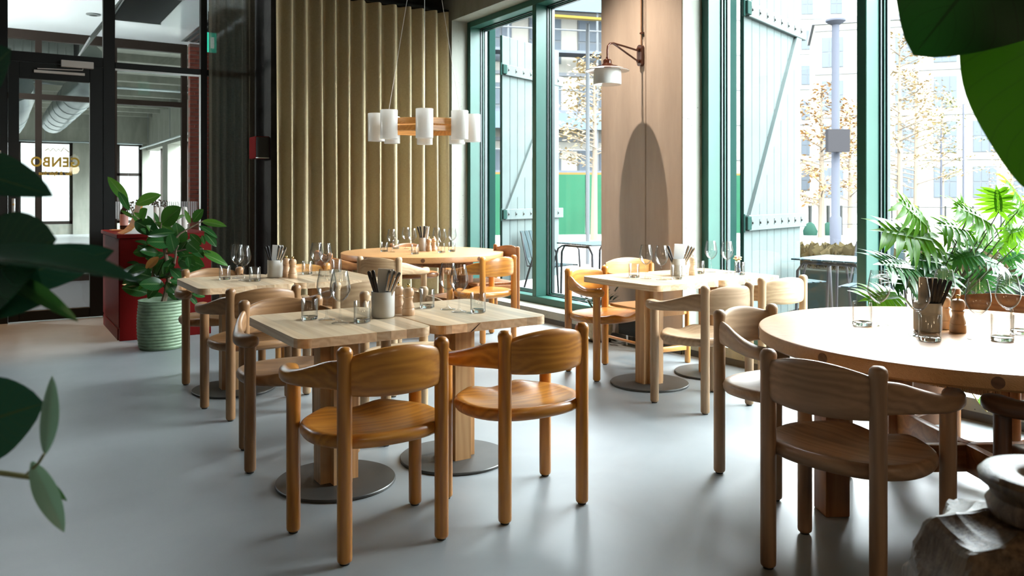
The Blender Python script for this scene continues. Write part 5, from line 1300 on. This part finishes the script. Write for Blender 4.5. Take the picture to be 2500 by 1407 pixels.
for (x, y, z) in vb.v:
    v = Vector((x, y, z)); dd = min((v - c).length for c in sc_c)
    dep_ = 0.030 * max(0.0, 1 - (dd / 0.080) ** 2) if z > 0.005 else 0.0
    n_ = Vector((x, y, (z - 0.16) * 0.9)); n_ = n_.normalized() if n_.length > 1e-6 else Vector((0, 0, 1))
    nv_.append(tuple(v - n_ * dep_))
vb.v = nv_
mc_, nt, b = new_mat('carved_wood')
tc = nt.nodes.new('ShaderNodeTexCoord'); mp = nt.nodes.new('ShaderNodeMapping'); mp.inputs['Scale'].default_value = (60, 60, 9); mp.inputs['Rotation'].default_value = (0.3, 0.2, 0)
nt.links.new(tc.outputs['Object'], mp.inputs['Vector']); n = nt.nodes.new('ShaderNodeTexNoise'); n.inputs['Scale'].default_value = 1.6; n.inputs['Detail'].default_value = 8; n.inputs['Roughness'].default_value = 0.7; nt.links.new(mp.outputs[0], n.inputs['Vector'])
r_ = nt.nodes.new('ShaderNodeValToRGB'); e = r_.color_ramp.elements; e[0].position = 0.30; e[0].color = rgb(0.03, 0.015, 0.007); e[1].position = 0.60; e[1].color = rgb(0.17, 0.11, 0.065)
nt.links.new(n.outputs['Fac'], r_.inputs['Fac']); nt.links.new(r_.outputs[0], b.inputs['Base Color']); b.inputs['Roughness'].default_value = 0.30
bpn = nt.nodes.new('ShaderNodeBump'); bpn.inputs['Strength'].default_value = 0.35; bpn.inputs['Distance'].default_value = 0.004; nt.links.new(n.outputs['Fac'], bpn.inputs['Height']); nt.links.new(bpn.outputs['Normal'], b.inputs['Normal'])
vb.build('body', mc_, cv_, auto=None)
MB().lathe([(0.088, 0.345), (0.092, 0.360), (0.084, 0.372), (0.090, 0.384), (0.100, 0.392), (0.102, 0.402), (0.094, 0.410), (0.050, 0.408), (0.040, 0.400), (0.036, 0.35), (0.0, 0.345)], 48).build('neck', mc_, cv_, auto=0.9)
# ------------------------------------------------------------------ outside
def xplain(name, col, rough=0.8, metal=0.0, **k): return plain(name, tuple(c * 0.62 for c in col), max(rough, 0.7), 0.0, spec=0.06, **k)
gm = struct('street_ground')
MB().box(XI + 0.25, 140, -90, 140, -0.14, -0.02).build('paving', xplain('pale_paving', (0.22, 0.215, 0.205), 0.8, var=0.12, vscale=0.8), gm)
MB().box(-140, XI + 0.25, HY + 0.3, 140, -0.14, -0.02).build('paving', MATS['pale_paving'], gm)
MB().box(-140, HX0 - 0.2, -90, HY + 0.3, -0.14, -0.02).build('paving', MATS['pale_paving'], gm)
M_shut = xplain('shutter_green', (0.105, 0.132, 0.128), 0.5, var=0.08, vscale=4)
M_shutd = xplain('shutter_edge', (0.006, 0.035, 0.028), 0.5)
def shutter(label, X, Y, ang, w=1.36, z0=0.18, z1=3.32):
    t = thing('window_shutter', label, 'shutter', (X, Y, 0), math.radians(ang), 'green plank shutters folded out from the windows')
    n = 8; bw = w / n
    for k in range(n): MB().rbox(k * bw + 0.003, (k + 1) * bw - 0.003, -0.016, 0.016, z0, z1, 0.004, 1).build('plank', M_shut, t)
    for (a, c) in ((2.82, 2.955), (0.985, 1.12)):
        r = MB().rbox(0.02, w + 0.05, -0.058, -0.0165, a, c, 0.005, 1).build('rail', M_shut, t)
        for k in range(n):
            MB().lathe([(0.012, 0), (0.010, 0.008), (0, 0.010)], 8, T(k * bw + bw / 2, -0.058, (a + c) / 2, math.pi / 2)).build('bolt', M_black, r)
            MB().box(k * bw + bw / 2 - 0.022, k * bw + bw / 2 - 0.014, -0.0605, -0.058, (a + c) / 2 - 0.025, (a + c) / 2 + 0.03).build('bolt_plate', M_black, r)
        hg = MB().rbox(-0.05, 0.03, -0.075, -0.02, a + 0.01, c - 0.01, 0.004, 1).build('hinge', M_shutd, t)
        MB().tube([(-0.06, -0.04, a - 0.01), (-0.06, -0.04, c + 0.01)], 0.014, 10).build('hinge_pin', M_shutd, hg)
    p0 = Vector((0.12, 0, 1.12)); p1 = Vector((w - 0.10, 0, 2.82)); d_ = (p1 - p0); ang_ = math.atan2(d_.z, d_.x)
    MB().prism([(0.06, 1.12), (0.19, 1.12), (w - 0.05, 2.82), (w - 0.18, 2.82)], -0.050, -0.0165, Matrix(((1, 0, 0, 0), (0, 0, 1, 0), (0, 1, 0, 0), (0, 0, 0, 1)))).build('brace', M_shut, t)
    MB().box(-0.004, 0.0, -0.016, 0.016, z0, z1).build('edge_strip', M_shutd, t)
    return t
shutter('green plank shutter folded out beyond the left window', 5.42, 8.66, 22)
shutter('green plank shutter folded out beside the concrete pier, in the right window', 5.40, 4.74, 18)
# hinge posts on the outer reveal
hp_ = struct('trim_2')
for y in (Y1b + 0.02, Y2b + 0.02): MB().rbox(5.21, 5.30, y - 0.06, y + 0.04, ZS, ZH, 0.004, 1).build('hinge_post', M_shutd, hp_)

tr_ = struct('terrace_sky_block')  # continuous facades across the street, added to block low sky light
MB().box(82, 94, -70, 104, -0.02, 30).build('wall', xplain('terrace_render', (0.22, 0.21, 0.19), 0.9), tr_)
MB().box(12, 82, 92, 104, -0.02, 30).build('wall', MATS['terrace_render'], tr_)
cy_ = struct('sky_block_wall')  # walls added to keep bright sky out of the lobby and hall glass
MB().box(-40, 26, 44, 47, -0.02, 17).build('wall', xplain('sky_block_pale', (0.20, 0.20, 0.195), 0.9), cy_)
MB().box(-16, -13, -20, 70, -0.02, 15).build('wall', xplain('sky_block_render', (0.06, 0.06, 0.058), 0.9), cy_)

# lamp post with sign boxes
b0 = at(2040, 612, 18.7); b0.z = -0.02
lpst = thing('lamp_post', 'grey street lamp post with two square sign boxes outside the right window', 'lamp post', b0)
gm_ = xplain('post_grey', (0.048, 0.052, 0.066), 0.4, 0.3)
MB().lathe([(0.13, 0), (0.13, 0.8), (0.10, 0.85), (0.085, 5.3), (0, 5.3)], 16).build('pole', gm_, lpst)
MB().lathe([(0.0, 5.25), (0.10, 5.28), (0.22, 5.36), (0.22, 5.40), (0.1, 5.45), (0, 5.45)], 24).build('lamp_head', gm_, lpst)
MB().box(-0.28, 0.22, -0.28, -0.11, 2.32, 2.84, T(rz=-TH)).build('sign_box', xplain('sign_grey', (0.020, 0.019, 0.021), 0.6), lpst)
MB().box(-0.06, 0.32, 0.11, 0.26, 2.34, 2.84, T(rz=-TH)).build('sign_box', xplain('sign_brown', (0.016, 0.015, 0.013), 0.6), lpst)

# autumn street trees
tw_bark = xplain('street_bark', (0.13, 0.105, 0.08), 0.9)
M_aut = [xplain('autumn_leaf_a', (0.21, 0.115, 0.042), 0.8), xplain('autumn_leaf_b', (0.22, 0.16, 0.08), 0.8), xplain('autumn_leaf_c', (0.14, 0.13, 0.045), 0.8)]
def tree(label, px, dep, h, spread, seed, mat, nl=900, z0=1.3):
    b = at(px, 480, dep); t = thing('street_tree', label, 'tree', (b.x, b.y, -0.02), 0, 'autumn street trees')
    rs = random.Random(seed)
    MB().tube([(0, 0, 0), (0.05, 0.02, h * 0.5), (0, 0, h * 0.97)], [0.11, 0.07, 0.02], 8).build('trunk', tw_bark, t)
    lf = MB(); br = MB()
    for k in range(26):
        a = rs.uniform(0, 6.28); z = z0 + (h - z0) * (k + 0.5) / 26; L = spread * (1 - 0.65 * ((z - z0) / (h - z0))) * rs.uniform(0.7, 1.1)
        e = Vector((L * math.cos(a), L * math.sin(a), z + L * 0.18)); br.tube([(0, 0, z - 0.1), tuple(e * 0.55 + Vector((0, 0, z * 0.45))), tuple(e)], [0.028, 0.016, 0.006], 5)
        for j in range(nl // 26):
            q = rs.uniform(0.25, 1.05); c = Vector((e.x * q, e.y * q, z + (e.z - z) * q)) + Vector((rs.gauss(0, .18), rs.gauss(0, .18), rs.gauss(0, .10)))
            s = rs.uniform(0.05, 0.10); M = T(c.x, c.y, c.z, rs.uniform(-.7, .7), rs.uniform(-.7, .7), rs.uniform(0, 6))
            lf.add([tuple(M @ Vector(v)) for v in ((-s, 0, 0), (0, -s * .5, 0), (s, 0, 0.01), (0, s * .5, 0))], [(0, 1, 2, 3)])
    br.build('branches', tw_bark, t); o = lf.build('foliage', mat, t, auto=None); o['kind'] = 'stuff'
tree('orange autumn tree left of the lamp post', 2005, 25.5, 4.6, 2.2, 1, M_aut[0], 1500, 0.9)
tree('second orange autumn tree, behind the lamp post', 2075, 33, 5.0, 1.9, 2, M_aut[0], 1100, 1.0)
tree('pale tall autumn tree right of the mullion', 2196, 26, 6.6, 2.0, 3, M_aut[1], 1200, 1.8)
tree('thin autumn tree before the pale building', 2236, 33, 6.5, 2.4, 4, M_aut[1], 1200, 1.6)
tree('slim autumn tree at the right, half behind the giant leaf', 2300, 38, 6.0, 2.2, 5, M_aut[2], 900, 2.0)
tree('small autumn tree on the far right above the feathery plant', 2470, 40, 4.5, 1.5, 6, M_aut[1], 600, 1.0)
tree('autumn tree before the scaffolded building', 1450, 24, 5.4, 1.9, 7, M_aut[1], 1000, 2.2)
for k, (px, lab) in enumerate(((1978, 'black tree stake with green bag left of the orange tree'), (2022, 'black tree stake with green bag by the lamp post'), (2053, 'bare black stake right of the lamp post'))):
    b = at(px, 480, 27); t = thing('tree_stake', lab, 'stake', (b.x, b.y, -0.02), 0, 'black stakes round the street trees')
    MB().tube([(0, 0, 0), (0, 0, 1.0)], 0.06, 8).build('stake', M_black, t)
    if k < 2: MB().lathe([(0.0, 0), (0.22, 0.0), (0.24, 0.15), (0.14, 0.38), (0.05, 0.45), (0, 0.45)], 12).build('water_bag', xplain('bag_green', (0.012, 0.04, 0.028), 0.5), t)

# buildings across the street
M_stone1 = xplain('pale_render', (0.19, 0.18, 0.16), 0.9, var=0.05, vscale=0.3)
M_stone2 = xplain('grey_render', (0.11, 0.115, 0.125), 0.9)
M_win = xplain('far_window', (0.058, 0.068, 0.08), 0.25)
M_wfr = xplain('far_frame', (0.07, 0.075, 0.08), 0.6)
def building(label, px, dep, w, h, rot, rows, cols, ww, wh, first=0.8, mat=None, extra=None, mask=None):
    b = at(px, 480, dep); t = thing('street_building', label, 'building', (b.x, b.y, -0.02), rot, 'buildings across the street')
    MB().box(-w / 2, w / 2, 0, 9, 0, h).build('wall', mat or M_stone1, t)
    MB().box(-w / 2 - 0.2, w / 2 + 0.2, -0.2, 9.2, h, h + 0.4).build('roof_edge', M_stone2, t)
    wm = MB().box(-ww / 2, ww / 2, -0.06, 0.02, 0, wh).mesh('window'); wm.materials.append(M_wfr)
    pmn = MB()
    nx = max(2, int(ww / 0.5)); 
    for i in range(nx):
        for j in range(2): pmn.box(-ww / 2 + ww * i / nx + 0.05, -ww / 2 + ww * (i + 1) / nx - 0.05, -0.09, -0.06, wh * j / 2 + 0.05, wh * (j + 1) / 2 - 0.05)
    pme = pmn.mesh('panes'); pme.materials.append(M_win)
    for r in range(rows):
        for c in range(cols):
            if mask and (r, c) in mask: continue
            o = obj('window', wm, M_wfr, t, (-w / 2 + w * (c + 0.5) / cols, 0, first + r * (h - first) / rows))
            obj('pane', pme, M_win, o)
    for r in range(1, rows + 1): MB().box(-w / 2, w / 2, -0.12, 0, first + r * (h - first) / rows - 0.55, first + r * (h - first) / rows - 0.40).build('ledge', M_stone2, t)
    return t
building('pale building with tall ground-floor windows in the right window', 2260, 62, 16, 15, -TH + math.radians(-18), 4, 6, 1.6, 2.4, 1.2)
building('long low glazed building at the far right', 2440, 75, 22, 4.2, -TH + math.radians(-14), 1, 10, 1.7, 2.6, 0.7, M_stone2)
building('tall white building behind the lamp post', 1900, 92, 16, 26, -TH + math.radians(-5), 6, 5, 1.3, 2.2, 2.0)
# scaffolded building and green hoarding in the left window
sb_ = building('white building under scaffold behind the green hoarding', 1330, 36, 16, 16, -TH + math.radians(14), 5, 7, 1.5, 2.0, 1.4)
scf = thing('scaffold', 'pale metal scaffold in front of the white building', 'scaffold', sb_.location, sb_.rotation_euler.z)
for k in range(9): MB().tube([(-8 + k * 2.0, -1.3, 0), (-8 + k * 2.0, -1.3, 15)], 0.05, 6).build('upright', M_wfr, scf)
for z in (2.3, 4.9, 7.5, 10.1, 12.7):
    MB().box(-8, 8, -1.4, -0.35, z, z + 0.12).build('deck', xplain('deck_grey', (0.06, 0.066, 0.08), 0.7), scf)
    MB().tube([(-8, -1.32, z + 1.0), (8, -1.32, z + 1.0)], 0.04, 6).build('guard_rail', M_wfr, scf)
for k, z in enumerate((4.2, 9.3)):
    MB().box(-8 + k, 7, -1.46, -1.42, z, z + 0.7).build('tarpaulin', xplain('tarp_blue', (0.06, 0.078, 0.10), 0.6), scf)
hdn = thing('site_hoarding', 'bright green site hoarding across the street in the left window', 'fence', at(1360, 570, 27.5), -TH + math.radians(10))
hdn.location.z = -0.02
for k in range(14): MB().box(-9 + k * 1.25, -9 + (k + 1) * 1.25 - 0.02, -0.03, 0.03, 0, 2.05).build('panel', xplain('hoarding_green', (0.012, 0.060, 0.032), 0.5, var=0.15, vscale=0.6), hdn)
MB().box(-9, 8.5, 0.03, 0.09, 2.05, 2.12).build('cap_rail', xplain('orange_rail', (0.12, 0.07, 0.02), 0.6), hdn)
yb = thing('yellow_awning', 'yellow awning at the top of the left window', 'awning', at(1240, 58, 15.0), -TH + 0.3)
MB().prism([(0, 0), (1.2, -0.25), (1.2, -0.29), (0, -0.04)], -1.6, 1.7, Matrix(((0, 0, 1, 0), (-1, 0, 0, 0), (0, 1, 0, 0.2), (0, 0, 0, 1)))).build('canvas', xplain('awning_yellow', (0.12, 0.08, 0.012), 0.7), yb)
for x in (-1.5, 1.6): MB().tube([(x, 0, 0.1), (x, 0, -(at(1240, 58, 15.0).z + 0.02))], 0.04, 8).build('post', M_wfr, yb)

# cafe furniture on the pavement
M_slat = xplain('slat_greenblue', (0.03, 0.05, 0.055), 0.45, 0.2); M_alu = xplain('cafe_aluminium', (0.05, 0.05, 0.054), 0.35, 0.6)
def cafe_chair(label, x, y, rot):
    t = thing('cafe_chair', label, 'chair', (x, y, -0.02), math.radians(rot), 'metal chairs on the pavement')
    for k in range(5):
        xx = -0.19 + k * 0.095
        MB().prism([(0.0, 0.44), (-0.05, 0.52), (-0.10, 0.70), (-0.16, 0.86), (-0.168, 0.856), (-0.108, 0.695), (-0.058, 0.515), (-0.008, 0.43)], xx - 0.035, xx + 0.035, Matrix(((0, 0, 1, 0), (1, 0, 0, 0), (0, 1, 0, 0), (0, 0, 0, 1)))).build('back_slat', M_slat, t)
        MB().rbox(xx - 0.035, xx + 0.035, 0.0, 0.42, 0.425, 0.437, 0.003, 1).build('seat_slat', M_slat, t)
    for s in (-0.26, 0.26):
        MB().tube([(s, -0.12, 0.0), (s, 0.02, 0.40), (s, 0.10, 0.62), (s, 0.16, 0.66), (s, 0.38, 0.66), (s, 0.42, 0.62), (s, 0.46, 0.0)], 0.013, 8).build('side_frame', M_alu, t)
        MB().tube([(s, 0.40, 0.42), (s, -0.02, 0.42), (s * 0.9, -0.10, 0.66), (s * 0.85, -0.15, 0.84)], 0.010, 8).build('back_post', M_alu, t)
def cafe_table(label, x, y, rot):
    t = thing('cafe_table', label, 'table', (x, y, -0.02), math.radians(rot), 'metal tables on the pavement')
    for k in range(7): MB().rbox(-0.35, 0.35, -0.35 + k * 0.1, -0.26 + k * 0.1, 0.72, 0.735, 0.003, 1).build('slat', M_slat, t)
    for s in (-0.30, 0.30): MB().tube([(s, -0.32, 0), (s, -0.30, 0.62), (s, -0.24, 0.70), (s, 0.24, 0.70), (s, 0.30, 0.62), (s, 0.32, 0)], 0.014, 8).build('leg_frame', M_alu, t)
cafe_table('metal cafe table outside the right window', 6.55, 4.55, 10)
cafe_chair('metal slat-backed cafe chair left of the outdoor table, right window', 7.0, 5.62, 170)
cafe_chair('metal slat-backed cafe chair right of the outdoor table, right window', 7.35, 4.75, 110)
cafe_table('metal cafe table outside the left window', 6.20, 7.72, 0)
cafe_chair('green slat-backed cafe chair outside the left window', 5.95, 8.55, 200)
cafe_chair('metal cafe chair partly behind the concrete pier, left window', 7.0, 7.5, 90)
M_grass = xplain('dry_grass', (0.07, 0.055, 0.025), 0.8)
for k, (x, y, lab) in enumerate(((7.9, 5.6, 'green planter box with dry grass outside the right window'), (8.3, 4.1, 'second green planter box with dry grass, nearer the mullion'))):
    t = thing('grass_planter', lab, 'planter', (x, y, -0.02), math.radians(12), 'planter boxes on the pavement')
    MB().rbox(-0.3, 0.3, -0.6, 0.6, 0, 0.5, 0.01, 1).build('box', xplain('planter_green', (0.02, 0.03, 0.026), 0.6), t)
    rs = random.Random(k); mb = MB()
    for j in range(420):
        a = rs.uniform(0, 6.28); bx0, by0 = rs.uniform(-.25, .25), rs.uniform(-.55, .55); L = rs.uniform(0.15, 0.42); ox, oy = math.cos(a) * L * .6, math.sin(a) * L * .6
        mb.add([(bx0 - .004, by0, .5), (bx0 + .004, by0, .5), (bx0 + ox * .5, by0 + oy * .5, .5 + L * .7), (bx0 + ox, by0 + oy, .5 + L * .55)], [(0, 1, 2), (1, 3, 2)])
    o = mb.build('grass', M_grass, t, auto=None); o['kind'] = 'stuff'
# low fence at the far pavement
fn = thing('street_fence', 'thin dark railing across the street in the far right pane', 'fence', at(2235, 545, 30), -TH + math.radians(-18)); fn.location.z = -0.02
for k in range(9): MB().tube([(-2.6 + k * 0.9, 0, 0), (-2.6 + k * 0.9, 0, 0.95)], 0.035, 6).build('post', M_black, fn)
for z in (0.25, 0.9): MB().tube([(-2.6, 0, z), (4.6, 0, z)], 0.02, 6).build('rail', M_black, fn)
for k, px in enumerate((2298, 2352)):
    b = at(px, 480, 34); t = thing('street_pole', ('thin dark street pole before the pale building', 'second thin street pole, nearer the giant leaf')[k], 'pole', (b.x, b.y, -0.02), 0, 'thin street poles')
    MB().tube([(0, 0, 0), (0, 0, 4.2 + k)], [0.05, 0.035], 8).build('pole', gm_, t); MB().lathe([(0.09, 0), (0.09, 0.12), (0, 0.14)], 10).build('foot', gm_, t)
